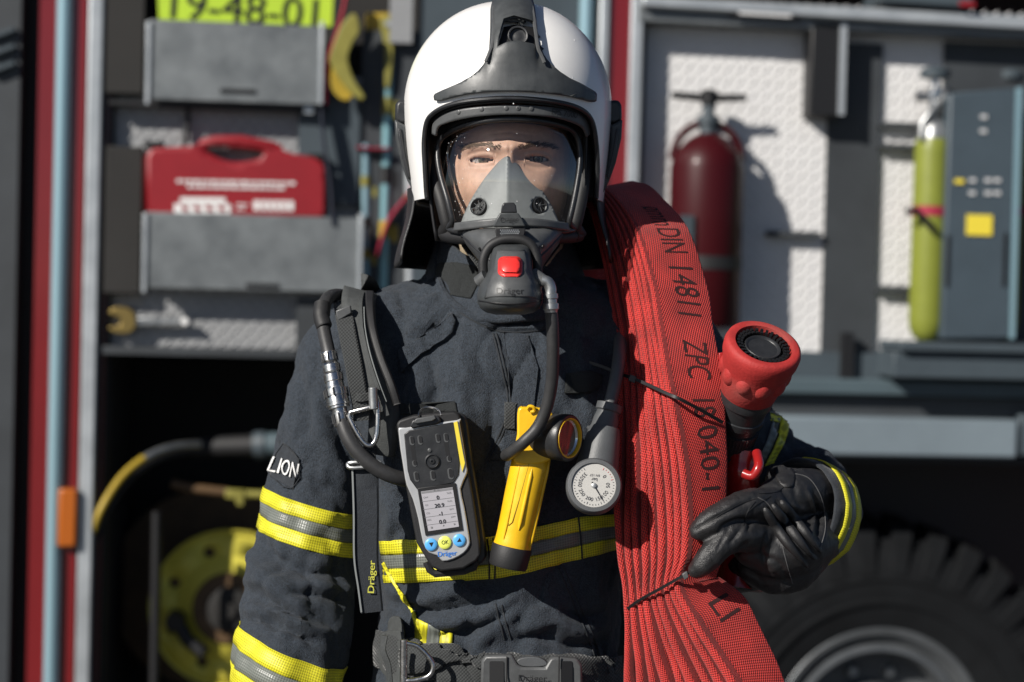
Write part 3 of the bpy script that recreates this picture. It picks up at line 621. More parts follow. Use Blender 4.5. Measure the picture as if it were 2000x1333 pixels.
for x, y in ((1900, 352), (1930, 352), (1948, 352), (1899, 377), (1930, 377), (1948, 377), (1922, 228), (1921, 256)): q = TB(x-6, y-3, x+6, y+4, -.0935, -.091); g.add(q.v, q.f)
mk('indicator', g, 'led', t_, kind='stuff'); mk('status_light', TB(1865, 350, 1883, 359, -.0935, -.091), 'label_yellow', t_); mk('slot', TB(1848, 460, 1854, 560, -.0935, -.091), 'black', t_); mk('slot', TB(1960, 455, 1966, 560, -.0935, -.091), 'black', t_)
# odds on top of the shelf
t_ = st('tray', 'grey tray with a red edge lying on the top shelf', 'tray', 1800, 15, -.0)
mk('tray_body', TP([(1720, -20), (1900, -12), (1900, 16), (1720, 4)], -.06, .08), 'slate', t_, bevel=.003); mk('red_edge', TP([(1875, 2), (1905, 4), (1905, 14), (1875, 12)], -.066, -.061), 'case_red', t_)
# ================================================================== THE FIREFIGHTER
man = thing('person', (P(990, 900, 2.5).x, P(990, 900, 2.5).y, 0), 'person in a dark coat with yellow and grey stripes carrying a red hose', 'person')
# ---- head and neck: one continuous skin surface, the front dense enough for the eyes
def gauss(x, y, cx, cy, sx, sy): return np.exp(-((x-cx)/sx)**2-((y-cy)/sy)**2)
def head_mesh():
    C = np.array(P(995, 332, 2.515)); rx, ry, rz = .076, .098, .128
    nu, nv = 400, 260; th = np.linspace(0, 2*np.pi, nu, endpoint=False); th = th - .55*np.sin(th)  # crowd columns at the front (th=0)
    ph = np.linspace(.02, np.pi-.25, nv); T, Ph = np.meshgrid(th, ph)
    a = rx*np.sign(np.sin(T))*np.abs(np.sin(T))*np.sin(Ph); b = ry*np.cos(T)*np.sin(Ph); c = rz*np.cos(Ph)
    jaw = np.where(c < 0, 1+.16*(c/rz)*np.abs(c/rz), 1); a = a*jaw
    V = C + a[..., None]*np.array(rt) - b[..., None]*np.array(fw) + c[..., None]*np.array(up)
    V = V.reshape(-1, 3); X, Y, D = proj(V); fr = (b.reshape(-1) > .02).astype(float)
    d = np.zeros(len(V))
    for ex, ey, s in ((941, 313, 1), (1049, 311, -1)):
        d += -.0095*gauss(X, Y, ex, ey+2, 40, 22)                       # socket
        d += .0055*gauss(X, Y, ex+3*s, ey-24, 52, 11)                    # brow ridge
        u = (X-ex)/25; lo = .0; top = ey-1-5.6*(1-u*u).clip(0, 1)**.8; bot = ey-1+4.3*(1-u*u).clip(0, 1)
        sl = (u*s*1.5)
        ins = (np.abs(u) < 1) & (Y+sl > top) & (Y+sl < bot)
        lid = np.exp(-(((Y+sl)-(top-4))/4.5)**2)*np.exp(-(u/.95)**6)
        d += .0026*lid + .0014*np.exp(-(((Y+sl)-(bot+4))/5)**2)*(np.abs(u) < 1)
        d += -.0013*np.exp(-(((Y+sl)-(top-11))/3)**2)*(np.abs(u) < 1.1)
        d += -.0008*np.exp(-(((Y+sl)-(bot+13))/4)**2)*(np.abs(u) < 1)
        d[ins] = -.03
        d += .006*gauss(X, Y, ex-26*s, ey+62, 34, 30)                   # cheekbone
    d += .004*gauss(X, Y, 995, 372, 16, 40) + .007*gauss(X, Y, 995, 320, 12, 40) + .004*gauss(X, Y, 995, 385, 30, 12)
    d += -.0012*gauss(X, Y, 995, 296, 4, 12) + .001*gauss(X, Y, 985, 292, 6, 12)+.001*gauss(X, Y, 1006, 292, 6, 12)  # frown lines
    d += -.003*gauss(X, Y, 995, 432, 32, 3) + .005*gauss(X, Y, 995, 426, 30, 6) + .005*gauss(X, Y, 995, 440, 26, 6) + .006*gauss(X, Y, 995, 468, 30, 16)
    for yy in (262, 274): d += -.0009*np.exp(-((Y-yy-3*np.sin(X/18))/2.2)**2)*gauss(X, 0, 995, 0, 60, 1)
    V = V - np.array(fw)*(d*fr)[:, None]
    F_ = [(j*nu+i, (j+1)*nu+i, (j+1)*nu+(i+1) % nu, j*nu+(i+1) % nu) for j in range(nv-1) for i in range(nu)]
    n0 = (nv-1)*nu; vs = [Vector(v) for v in V]
    # neck and hidden trunk carry on from the last ring
    base = len(vs)
    for py, cx, rxp, dc, rzz in ((478, 995, 88, 2.57, .06), (560, 995, 92, 2.60, .065), (640, 992, 190, 2.60, .08), (760, 990, 250, 2.59, .1), (1000, 985, 230, 2.58, .1), (1290, 980, 220, 2.58, .1)):
        for i in range(nu): vs.append(P(cx+rxp*math.sin(th[i]), py, dc-rzz*math.cos(th[i])))
    rings = [n0] + [base+k*nu for k in range(6)]
    for p, q in zip(rings, rings[1:]): F_ += [(p+i, q+i, q+(i+1) % nu, p+(i+1) % nu) for i in range(nu)]
    F_.append(tuple(rings[-1]+i for i in range(nu))[::-1]); F_.append(tuple(range(nu)))
    g = G(); g.add(vs, F_); return g
DOFF[0] = -.07
body = mk('body', head_mesh(), 'skin', man, ang=180)
for ex, ey, gx in ((941, 313, 3), (1049, 311, 2)):
    c = P(ex, ey-1, 2.4515); e = mk('eye', G().sphere(c, .0125, 32, 20), 'eye_white', man, ang=180)
    ax = (P(ex+gx, ey-.5, 2.44)-c).normalized()
    prof = [(.0117, .0057), (.0119, .0062), (.0124, .0042), (.0128, .0022), (.0129, .0)]
    mk('iris', G().lathe(c, ax, prof[:-1], 24), 'iris', e, ang=180)
    mk('pupil', G().lathe(c, ax, [(.0127, .0023), (.01305, .0021), (.0132, .0012)], 20), 'pupil', e, ang=180)
Sh = surf_bvh(BVHTree.FromPolygons([tuple(Vector(v.co)+ROOTLOC['person']) for v in body.data.vertices], [tuple(p.vertices) for p in body.data.polygons]))
for ex, s in ((941, 1), (1049, -1)):
    g = G()
    for k in range(230):
        u = random.uniform(-1, 1); x = ex+1*s+u*38; y = 287-3.5*(1-u*u)+u*s*-2+random.gauss(0, 2.4)+(3 if u*s > .6 else 0)
        p, n = Sh(x, y); q, n2 = Sh(x-s*random.uniform(5, 10)*(1 if u*s < .7 else .4), y-random.uniform(-1, 4.5))
        g.tube([p+n*.0003, (p+q)/2+n*.0014, q+n2*.0009], [.00028, .00022, .00006], 3)
    mk('eyebrow', g, 'brow_hair', man)
    g = G()
    for k in range(34):
        u = -1+2*k/33; x = ex+u*25; y = 312-5.6*max(1-u*u, 0)**.8-u*s*1.5; p = P(x, y+1, 2.4395)
        g.tube([p, p+up*.0012-fw*.0028+rt*(u*.001), p+up*.0035-fw*.0042+rt*(u*.002)], [.0002, .00015, .00005], 3)
    mk('eyelashes', g, 'brow_hair', man)

DOFF[0] = 0.0
# ---- turnout coat: torso and sleeves fused into one cloth surface, then creased
gj = G()
gj.rows([(505,985,112,2.52,.07,2), (545,988,165,2.52,.085,2.1), (575,995,290,2.52,.085,2.3), (605,1000,352,2.52,.095,2.4), (650,1000,385,2.52,.108,2.4), (720,998,372,2.515,.125,2.4),
         (820,992,330,2.51,.135,2.4), (920,985,285,2.51,.135,2.4), (1020,980,258,2.51,.138,2.4), (1110,975,240,2.51,.135,2.4), (1190,975,232,2.51,.13,2.3), (1270,972,236,2.51,.13,2.3),
         (1380,972,256,2.51,.14,2.3), (1520,972,272,2.51,.145,2.3), (1640,972,275,2.51,.145,2.3)], 64)
def limb(px, n=40):
    q = spl(px, 6); g = G(); g.tube([P(a, b, d) for a, b, d, r in q], [r*d/F for a, b, d, r in q], n); return g
la = limb([(705,655,2.53,70), (676,700,2.53,92), (650,800,2.525,96), (622,900,2.52,90), (604,1000,2.51,91), (590,1090,2.50,103), (584,1180,2.48,106), (577,1250,2.46,106), (560,1333,2.44,106), (540,1450,2.42,98), (525,1560,2.41,88)])
ra = limb([(1312,632,2.55,74), (1330,700,2.55,92), (1395,790,2.58,88), (1465,880,2.61,84), (1535,945,2.62,82), (1585,990,2.60,82), (1600,1005,2.56,76), (1600,1008,2.50,66)])
gj.add(la.v, la.f); gj.add(ra.v, ra.f); gj.sphere(P(1585, 925, 2.575), .034); gj.sphere(P(1612, 935, 2.57), .028)
V, Fs = vox(gj, .0048); V = smooth(V, Fs, 6); N = normals(V, Fs)
V = V + N*fbm(V, (11, 11, 9), .006, 3.1)[:, None]
fl = [  # (pixel polyline, half width px, height m)
 # left sleeve in the picture
 ([(560,700),(590,760),(600,850)], 14, -0.0078), ([(640,720),(655,800),(668,900)], 10, -0.0062), ([(605,790),(640,870),(690,960)], 12, 0.0062),
 ([(492,1072),(505,1110),(560,1142)], 15, 0.0155), ([(512,1062),(545,1098),(610,1118),(680,1112)], 9, -0.0139), ([(482,1130),(530,1150),(600,1192)], 14, 0.0155),
 ([(486,1152),(540,1180),(600,1216),(650,1222)], 8, -0.0155), ([(478,1186),(530,1196),(600,1226),(650,1236)], 13, 0.0155), ([(482,1212),(530,1216),(580,1240),(610,1262)], 8, -0.0155),
 ([(545,1205),(590,1220),(640,1226)], 9, 0.0109), ([(560,1166),(620,1160),(685,1180)], 9, -0.0109), ([(590,1135),(640,1150),(690,1150)], 10, 0.0093), ([(520,925),(580,935),(650,965)], 8, -0.0062),
 ([(640,1040),(660,1110),(665,1190)], 10, -0.0093), ([(500,1240),(560,1238),(620,1275)], 9, 0.0062),
 # chest
 ([(800,725),(812,790),(800,880)], 13, 0.0084), ([(838,690),(846,770),(838,860)], 11, -0.0144), ([(895,650),(905,740),(900,840),(915,900)], 22, 0.0084), ([(958,760),(962,840),(945,930)], 8, -0.0072),
 ([(770,600),(810,640),(870,600)], 16, 0.0060), ([(776,560),(790,620),(780,690)], 9, -0.0072), ([(870,560),(840,610),(800,668)], 5, -0.0048),
 ([(970,640),(1000,720),(990,790)], 7, -0.0060), ([(1060,640),(1085,730),(1110,800)], 12, 0.0072), ([(1130,640),(1140,760),(1150,860)], 14, 0.0072),
 ([(755,960),(770,1010),(760,1050)], 12, 0.0072), ([(780,960),(795,1010)], 8, -0.0060),
 # below the belt stripe: slanting rolls of slack cloth
 ([(765,1150),(820,1170),(900,1150),(960,1165)], 12, 0.0108), ([(770,1178),(850,1196),(930,1180)], 9, -0.0108), ([(790,1210),(880,1215),(970,1190),(1010,1160)], 14, 0.0120),
 ([(860,1240),(920,1232),(970,1210),(995,1185)], 9, -0.0132), ([(930,1270),(960,1225),(1000,1200),(1080,1190)], 12, 0.0108), ([(1010,1225),(1080,1215),(1140,1235),(1190,1215)], 14, 0.0120),
 ([(985,1250),(1060,1245),(1130,1262),(1195,1245)], 8, -0.0108), ([(1100,1190),(1140,1208),(1170,1195)], 9, -0.0096), ([(760,1110),(790,1180),(815,1240)], 6, -0.0072), ([(1180,1100),(1170,1180),(1190,1260)], 12, 0.0072),
 ([(890,1120),(930,1150),(960,1140)], 8, -0.0072), ([(930,1300),(1020,1290),(1130,1300)], 12, 0.0072),
 # right sleeve
 ([(1490,790),(1530,850),(1560,880)], 10, -0.0072), ([(1560,880),(1600,885),(1625,910)], 12, 0.0096), ([(1545,905),(1600,915),(1640,950)], 6, -0.0096), ([(1420,640),(1440,720)], 8, 0.0048)]
V = folds(V, normals(V, Fs), fl); V = smooth(V, Fs, 1, .4); N = normals(V, Fs)
V = V + N*(fbm(V, (45, 45, 30), .0022, 9.7, 3) + np.minimum(np.abs(fbm(V, (17, 17, 10), 1, 4.4, 2)), .3)*.016 - .0025)[:, None]
GJ = toG(V, Fs); BJ = bvh(GJ); SJ = surf_bvh(BJ, 2.42)
coat = mk('jacket', GJ, 'jacket', man, ang=180)
def ring(px, py, d, slope, v0, v1, mt, name='reflective_stripe', rmax=.085, off=.0022, tilt=0, parent=None):
    """band of tape right round a sleeve: rays from the sleeve's axis outward"""
    e1 = (rt*slope[0] - up*slope[1] + fw*tilt).normalized(); ax = Vector((slope[1], 0, 0)); ax = (rt*-slope[1] - up*slope[0]).normalized(); ax = (ax - e1*ax.dot(e1)).normalized(); e2 = ax.cross(e1)
    c = P(px, py, d); n, m = 64, 4; g = G(); vs = []
    for j in range(m):
        o = c + ax*((v0+(v1-v0)*j/(m-1))*d/F)
        for k in range(n):
            t = 2*math.pi*k/n; dr = e1*math.cos(t)+e2*math.sin(t); h = BJ.ray_cast(o, dr)
            ds = min(h[3] if h[0] else rmax, rmax); vs.append(o+dr*(ds+off)); g.uv[j*n+k] = (k/n*.42, (v0+(v1-v0)*j/(m-1))*K)
    g.add(vs, [(j*n+k, (j+1)*n+k, (j+1)*n+(k+1) % n, j*n+(k+1) % n) for j in range(m-1) for k in range(n)])
    return mk(name, g, mt, parent or coat, ang=180, solid=.001, clean=True)
for cx, cy, d, sl, h in ((604, 1018, 2.51, (170, 50), 80), (563, 1318, 2.445, (180, 74), 106)):
    ring(cx, cy, d, sl, -h*.5, -h*.16, 'tape_yellow'); ring(cx, cy, d, sl, -h*.165, h*.165, 'tape_grey', off=.0017); ring(cx, cy, d, sl, h*.16, h*.5, 'tape_yellow')
top = [(742,1057),(815,1054),(940,1050),(985,1042),(1085,1021),(1140,1010),(1215,1003)]; bot = [(752,1139),(815,1137),(940,1131),(1010,1122),(1085,1103),(1140,1090),(1215,1070)]
mk('reflective_stripe', band(top, bot, SJ, 0, .335, .0022), 'tape_yellow', coat, solid=.001); mk('reflective_stripe', band(top, bot, SJ, .33, .67, .0016), 'tape_grey', coat, solid=.001)
mk('reflective_stripe', band(top, bot, SJ, .665, 1, .0022), 'tape_yellow', coat, solid=.001)
mk('reflective_stripe', band([(748,1100),(768,1140),(800,1190),(822,1240)], [(754,1098),(776,1140),(806,1186),(827,1238)], SJ, 0, 1, .002), 'tape_yellow', coat, solid=.001)
a, b = [(815,1209),(812,1262)], [(884,1240),(882,1280)]
for k, mt in ((0, 'tape_yellow'), (1, 'tape_grey'), (2, 'tape_yellow')): mk('reflective_stripe', band(a, b, SJ, k/3, (k+1)/3, .002, nu=10), mt, coat, solid=.001)
mk('reflective_stripe', band([(1478,905),(1500,850),(1512,800)], [(1498,912),(1528,862),(1536,815)], SJ, 0, .5, .0022), 'tape_grey', coat, solid=.001)
mk('reflective_stripe', band([(1480,915),(1505,858),(1516,808)], [(1508,905),(1533,858),(1540,815)], SJ, .4, 1, .003), 'tape_yellow', coat, solid=.001)
# cuff: a short wide sleeve end facing the camera, with its own stripes
cuffc, cdir = P(1598, 1008, 2.468), (P(1570, 1000, 2.44)-P(1682, 1028, 2.52)).normalized()
gc = G().lathe(cuffc, cdir, [(-.022,.05),(0,.060),(.03,.066),(.045,.066),(.05,.064),(.05,.059),(.02,.055)], 64, caps=False, sq=1.0)
Vc, Fc = np.array([tuple(v) for v in gc.v]), gc.f
Vc = Vc + normals(Vc, Fc)*fbm(Vc, (40, 40, 40), .004, 5)[:, None]
GC = toG(Vc, Fc); cuff = mk('cuff', GC, 'jacket_dark', man, ang=60, sub=1); 
def cuffband(a0, a1, h0, h1, mt, r=.0672):
    g = G(); n = 30; vs = []; e1 = cdir.cross(up).normalized(); e2 = cdir.cross(e1)
    for j in range(3):
        for k in range(n+1):
            t = R(a0+(a1-a0)*k/n); w_ = math.sin(math.pi*min(max(k/n, .02), .98))**.6; h = (h0+h1)/2+(h1-h0)*(j/2-.5)*w_; c, s = math.cos(t), math.sin(t)
            rr = r + .002*noise.noise(Vector((c*4, s*4, h*30))); vs.append(cuffc+cdir*h+(e1*c+e2*s)*rr); g.uv[len(vs)-1] = (k/n*.42, h0+(h1-h0)*j/2)
    g.add(vs, [(j*(n+1)+k, (j+1)*(n+1)+k, (j+1)*(n+1)+k+1, j*(n+1)+k+1) for j in range(2) for k in range(n)])
    return mk('reflective_stripe', g, mt, cuff, ang=180, solid=.001, clean=True)
cuffband(0, 360, .0, .013, 'tape_yellow', .0655); cuffband(0, 360, .013, .023, 'tape_grey', .0668); cuffband(0, 360, .023, .035, 'tape_yellow', .068)
mk('red_tab', G().slab([(1650,985),(1659,975),(1664,1015),(1656,1018)], 2.47, .003), 'red_button', cuff)
# collar, yoke, flap, seams
rows = []
n = 72; gcol = G(); vs = []
for v in np.linspace(0, 1, 9):
    for k in range(n):
        t = 2*math.pi*k/n; fr = max(0, math.sin(t))               # front
        ytop = 464+58*fr**2.2; ybot = 592+44*fr**1.5 ; y = ytop*(1-v)+ybot*v; rx = 117+40*v; rz = .086+.034*v
        vs.append(P(985+rx*math.cos(t), y, 2.525-rz*math.sin(t)) + Vector((0, 0, .0)))
gcol.add(vs, [(j*n+k, (j+1)*n+k, (j+1)*n+(k+1) % n, j*n+(k+1) % n) for j in range(8) for k in range(n)])
Vq = np.array([tuple(v) for v in gcol.v]); Vq += normals(Vq, gcol.f)*fbm(Vq, (35, 35, 35), .005, 2, 3)[:, None]; gcol.v = [Vector(v) for v in Vq]
SC = surf_bvh(bvh(gcol), 2.44)
collar = mk('collar', gcol, 'jacket', coat, ang=180, solid=-.009, sub=1, clean=True)
mk('velcro_patch', patch(spl([(872,516),(934,530),(930,590),(862,566)], 2, True), SC, .011, 7), 'velcro', collar, solid=.003)
for pts in ([(862,545),(880,580),(920,612),(970,636),(1020,640),(1080,632)], [(858,556),(876,590),(916,622),(968,646),(1020,650),(1084,640)]): mk('seam', cord(pts, SJ, .0013, .0008), 'seam', coat)
mk('collar_seam', cord([(856,546),(876,584),(918,616),(968,638),(1020,643),(1086,634)], SJ, .0042, .001), 'jacket', coat)
mk('collar_edge', cord([(868,482),(864,510),(862,545)], SC, .004, .009), 'jacket', collar)
flap = spl([(780,690),(832,655),(884,618),(887,648),(836,690),(787,726)], 6, True)
mk('pocket_flap', patch([(779,688),(800,676),(832,653),(860,632),(884,616),(888,630),(886,650),(868,668),(838,686),(810,708),(788,726),(783,706)], SJ, .006, 7), 'jacket', coat, solid=.006, bevel=.001)
for pts in ([(781,697),(834,662),(885,625)], [(782,702),(836,667),(886,630)], [(963,652),(980,720),(992,790),(975,850),(950,900)], [(969,652),(986,720),(998,790),(981,850),(955,905)],
            [(1090,1108),(1120,1180),(1150,1250),(1165,1300)], [(1100,1106),(1130,1180),(1161,1250),(1176,1300)], [(968,1180),(976,1215),(985,1250)], [(980,1182),(988,1215),(998,1250)],
            [(1128,1012),(1133,1055),(1136,1092)], [(952,1052),(956,1090),(956,1130)], [(962,1050),(966,1090),(966,1128)]): mk('seam', cord(pts, SJ, .0011, .0022 if pts[0][1] > 1005 and pts[-1][1] < 1140 else .0004), 'seam', coat)
mk('placket', patch([(985,650),(1030,655),(1050,720),(1042,800),(1010,880),(975,900),(955,900),(985,850),(1000,790),(990,720)], SJ, .003, 8), 'jacket', coat, solid=.004)
for ol in ([(786,790),(890,787),(892,808),(786,812)], [(1105,732),(1150,725),(1175,735),(1170,755),(1150,768),(1103,766)]): mk('velcro_patch', patch(ol, SJ, .004, 7), 'velcro', coat, solid=.003)
mk('strap_loop', patch([(985,788),(1008,790),(1006,838),(984,836)], SJ, .005, 7), 'webbing', coat, solid=.002)
def SA(x, y):
    ph = math.acos(max(-.985, min(.985, (x-632)/100))); o = P(632, y, 2.515); dr = rt*math.cos(ph)-fw*math.sin(ph); h = BJ.ray_cast(o, dr); ds = h[3] if h[0] else .06
    return o+dr*ds, dr
badge = mk('name_patch', patch([(547,862),(590,892),(583,948),(537,928),(538,900)], SA, .0032, 5), 'jacket_dark', coat, solid=.002)
mk('patch_edge', cord([(549,864),(588,893),(582,946),(539,928),(540,900),(549,864)], SA, .0007, .0036, 5, 5), 'seam', badge)
mk('lettering', text_px('LION', 563, 911, 31, 14, SA, .0058, .54, .6), 'print_white', badge)
# trousers and boots below the frame
for s in (-1, 1):
    h = P(972, 1333, 2.51); g = G(); x = h.x+s*.105
    g.tube([(x*.9+h.x*.1, h.y, .98), (x, h.y, .8), (x+s*.02, h.y-.01, .5), (x+s*.03, h.y, .12)], [.125, .11, .095, .09], 24)
    mk('trouser_leg', g, 'jacket', man, ang=180)
    g = G(); g.tube([(x+s*.03, h.y+.06, .05), (x+s*.032, h.y-.02, .055), (x+s*.04, h.y-.13, .05), (x+s*.043, h.y-.2, .04)], [.045, .052, .05, .03], 16); g.tube([(x+s*.03, h.y+.02, .05), (x+s*.03, h.y+.01, .2)], [.055, .065], 16)
    vm = min(v.z for v in g.v); g.v = [v-Vector((0, 0, vm)) for v in g.v]; mk('boot', g, 'rubber', man, ang=180)
# ---- gloves
def glove(chains, size=.0022, extra=()):
    g = G()
    for ch in chains:
        q = spl(ch, 5); g.tube([P(a, b, d) for a, b, d, r in q], [r*d/F for a, b, d, r in q], 18)
        for a, b, d, r in (ch[0], ch[-1]): g.sphere(P(a, b, d), r*d/F, 16, 10)
    V, Fs = vox(g, size); V = smooth(V, Fs, 5); return V, Fs
ch = [[(1615,965,2.45,46),(1560,965,2.41,50),(1520,982,2.385,48),(1482,1000,2.365,36)],
      [(1615,1035,2.45,50),(1570,1060,2.40,58),(1520,1075,2.37,58),(1470,1070,2.36,40)],
      [(1590,1075,2.42,38),(1555,1112,2.395,42),(1510,1122,2.385,40),(1470,1112,2.385,30)],
      [(1545,948,2.41,34),(1520,935,2.42,26)],
      [(1500,988,2.355,36),(1460,988,2.335,33),(1418,1004,2.320,30),(1386,1022,2.313,27),(1366,1036,2.314,21)],            # forefinger
      [(1490,1050,2.36,38),(1448,1046,2.328,33),(1412,1062,2.313,28),(1388,1086,2.306,26),(1371,1104,2.306,23),(1362,1113,2.309,19)],  # thumb
      [(1480,1100,2.385,28),(1440,1108,2.41,23),(1420,1112,2.455,21),(1385,1108,2.49,18)],
      [(1480,1060,2.385,28),(1445,1060,2.42,23),(1425,1060,2.465,21),(1385,1060,2.50,18)],
      [(1500,1125,2.39,26),(1460,1136,2.41,21),(1435,1140,2.45,19),(1405,1136,2.485,16)]]
V, Fs = glove(ch); N = normals(V, Fs)
V = V + N*fbm(V, (50, 50, 50), .0010, 1.3, 3)[:, None]
gl = [([(1508,985),(1548,1040),(1590,1092)], 5, .004), ([(1524,978),(1564,1030),(1602,1078)], 5, .004), ([(1494,1000),(1530,1060),(1572,1112)], 6, .004), ([(1516,982),(1556,1036),(1596,1086)], 3, -.003), ([(1501,993),(1538,1050),(1582,1102)], 3, -.003),
      ([(1546,925),(1560,985),(1596,1040)], 6, -.002), ([(1590,960),(1600,1010),(1598,1050)], 5, -.005), ([(1575,955),(1590,1000),(1586,1045)], 4, .004), ([(1604,985),(1612,1020)], 4, .004),
      ([(1478,970),(1440,990),(1390,1016),(1350,1040)], 4, -.003), ([(1470,1018),(1440,1018),(1410,1030)], 5, -.005), ([(1460,1060),(1440,1080)], 4, -.003), ([(1450,1030),(1425,1062)], 4, -.003), ([(1425,1030),(1400,1075)], 3, -.002), ([(1400,1055),(1382,1075)], 3, -.002), ([(1470,1010),(1460,1040)], 4, -.003),
      ([(1500,1040),(1490,1080),(1500,1120)], 5, -.003), ([(1480,1085),(1520,1100),(1540,1140)], 6, -.003), ([(1545,985),(1575,1000)], 4, .002), ([(1550,1000),(1580,1020)], 4, -.002)]
V = folds(V, N, gl); GGL = toG(V, Fs); SG = surf_bvh(bvh(GGL), 2.36)
glv = mk('glove', GGL, 'leather', man, ang=180)
for pts in ([(1508,985),(1548,1040),(1590,1092)], [(1524,978),(1564,1030),(1602,1078)], [(1492,992),(1530,1052),(1576,1108)]): mk('knuckle_pad', cord(pts, SG, [.002,.004,.0055,.006,.006,.006,.006,.0058,.005,.004,.003,.002,.0015], .0005, 12), 'leather', glv, ang=180)
for pts in ([(1480,972),(1500,985),(1520,1020),(1530,1075),(1548,1140)], [(1482,965),(1520,960),(1545,935)], [(1460,1000),(1480,985),(1505,970)], [(1516,975),(1560,1020),(1600,1068)], [(1476,975),(1445,985),(1410,1004),(1360,1034)], [(1452,1028),(1460,1000),(1475,980)], [(1545,925),(1580,935),(1605,975),(1612,1030),(1600,1075)]):
    mk('seam', cord(pts, SG, .0006, .0002), 'leather_edge' if pts[0][0] in (1480, 1545) else 'black', glv)
mk('wrist_band', patch(spl([(1512,928),(1522,912),(1545,916),(1552,930),(1548,950),(1530,952)], 3, True), SG, .002, 6), 'leather', glv, solid=.003)
ch = [[(530,1560,2.42,60),(520,1640,2.40,58),(515,1700,2.39,54)], [(490,1700,2.38,24),(485,1760,2.36,22),(500,1800,2.36,18)], [(515,1710,2.38,24),(510,1780,2.36,22),(520,1820,2.37,18)], [(540,1710,2.39,24),(538,1780,2.38,21),(545,1815,2.39,17)], [(560,1700,2.41,22),(560,1755,2.41,19),(562,1790,2.42,16)], [(500,1640,2.37,26),(530,1690,2.34,22),(550,1730,2.34,18)]]
V, Fs = glove(ch, .004); mk('glove', toG(V, Fs), 'leather', man, ang=180)

DOFF[0] = -.07
# ================================================================== HELMET
hc = 992
helm = thing('helmet', P(hc, 385, 2.53), 'white fire helmet with dark grey crest and brow shield worn low over a masked face', 'helmet')
def dome(scale=1.0, ylow=392, n=96, m=40):
    """ellipsoid above y=215 px, sides drawn in a little below"""
    g = G(); vs = []; C = P(hc, 215, 2.53); k = 2.53/F
    for j in range(m+1):
        if j < m*.7:
            ph = math.pi/2*j/(m*.7); rr, hh = math.sin(ph)**.96, math.cos(ph)*203*k*scale
        else:
            q = (j-m*.7)/(m*.3); rr = 1-.085*q**1.6; hh = -(ylow-215)*k*q
        for i in range(n):
            t = 2*math.pi*i/n; c, s = math.cos(t), math.sin(t)
            a = 197*k*scale*rr*math.copysign(abs(c)**.93, c); b = (.152 if s > 0 else .16)*scale*rr*math.copysign(abs(s)**.93, s)
            vs.append(C+rt*a-fw*b+up*hh)
    fs = [(j*n+i, (j+1)*n+i, (j+1)*n+(i+1) % n, j*n+(i+1) % n) for j in range(1, m) for i in range(n)]+[(0, n+i, n+(i+1) % n) for i in range(n)]
    vs2 = [vs[0]]+vs[n:]; fs = [tuple(0 if q == 0 else q-n+1 for q in f) for f in fs]
    g.add(vs2, fs); return g
arch = [(835,420),(832,380),(829,330),(827,280),(832,240),(845,222),(870,208),(905,199),(950,194),(992,192),(1040,194),(1090,200),(1125,209),(1148,223),(1160,245),(1166,285),(1168,330),(1166,380),(1164,420)]
def cutter(ol, d0=2.2, d1=2.50):
    n = len(ol); g = G(); vs = [P(x, y, d0) for x, y in ol]+[P(x, y, d1) for x, y in ol]
    g.add(vs, [tuple(range(n)), tuple(range(2*n-1, n-1, -1))]+[(i, i+n, (i+1) % n+n, (i+1) % n) for i in range(n)]); return g
def cutdome(g, ol, th, d1=2.50):
    c = cutter(ol, d1=d1); me = bpy.data.meshes.new('c'); me.from_pydata([tuple(v) for v in c.v], [], c.f)
    bm = bmesh.new(); bm.from_mesh(me); bmesh.ops.recalc_face_normals(bm, faces=bm.faces); bm.to_mesh(me); bm.free()
    co = bpy.data.objects.new('c', me); COL.objects.link(co)
    def m(o):
        s = o.modifiers.new('s', 'SOLIDIFY'); s.thickness = th; s.offset = -1
        b = o.modifiers.new('b', 'BOOLEAN'); b.object = co; b.operation = 'DIFFERENCE'; b.solver = 'EXACT'
    V, Fs = evalmesh(g, m); bpy.data.objects.remove(co); return toG(V, Fs)
gd = dome(); SD = surf_bvh(bvh(gd), 2.4)
mk('shell', cutdome(gd, spl(arch, 5), .006), 'white_paint', helm, ang=35, bevel=.0012)
arch2 = [(992+(x-992)*.955, y+9) for x, y in arch]
mk('liner', cutdome(dome(.955, 386), spl(arch2, 4), .012), 'black', helm, ang=35)
mk('rim', cord([(834,388)]+arch[1:-1]+[(1165,388)], SD, .0028, -.0005, 8), 'dark_plastic', helm)
# dark crest and brow shield
crest = [(960,32),(968,12),(980,-2),(1024,-2),(1034,12),(1041,32),(1046,60),(1052,92),(1064,118),(1082,138),(1106,155),(1132,167),(1156,181),(1159,190),(1155,200),(1130,194),(1090,187),(1040,182),(992,180),(945,182),(900,188),(860,198),(853,193),(856,184),(880,174),(905,163),(930,148),(946,130),(956,105),(959,70)]
def ch_h(x, y):
    cx = 1002; wv = abs(x-cx); t = max(0, 1-(wv/46)**2); e = 1/(1+math.exp((y-125)/9))
    return .012*t**.6*e + .004*max(0, 1-((y-190)/70)**2)*max(0, 1-(wv/140)**2)
recess = [(984,57),(1003,53),(1042,57),(1050,82),(1053,102),(1036,97),(1008,95),(990,98),(973,103),(977,80)]
mk('crest', patch(spl(crest, 3, True), SD, .005, 5, ch_h, holes=[recess]), 'helmet_grey', helm, ang=50, solid=.005, bevel=.0008)
mk('camera_recess', patch([(x, y) for x, y in recess], SD, .003, 6), 'black', helm, solid=.002)
cc, cn = SD(1011, 76); cn = (cn*.5-fw).normalized()
mk('camera_lens', G().lathe(cc+cn*.004, cn, [(-.006,.0125),(.006,.0122),(.008,.0115),(.0075,.0095),(.004,.009),(.0035,.006),(.0042,.004)], 32), 'dark_plastic', helm, bevel=.0003)
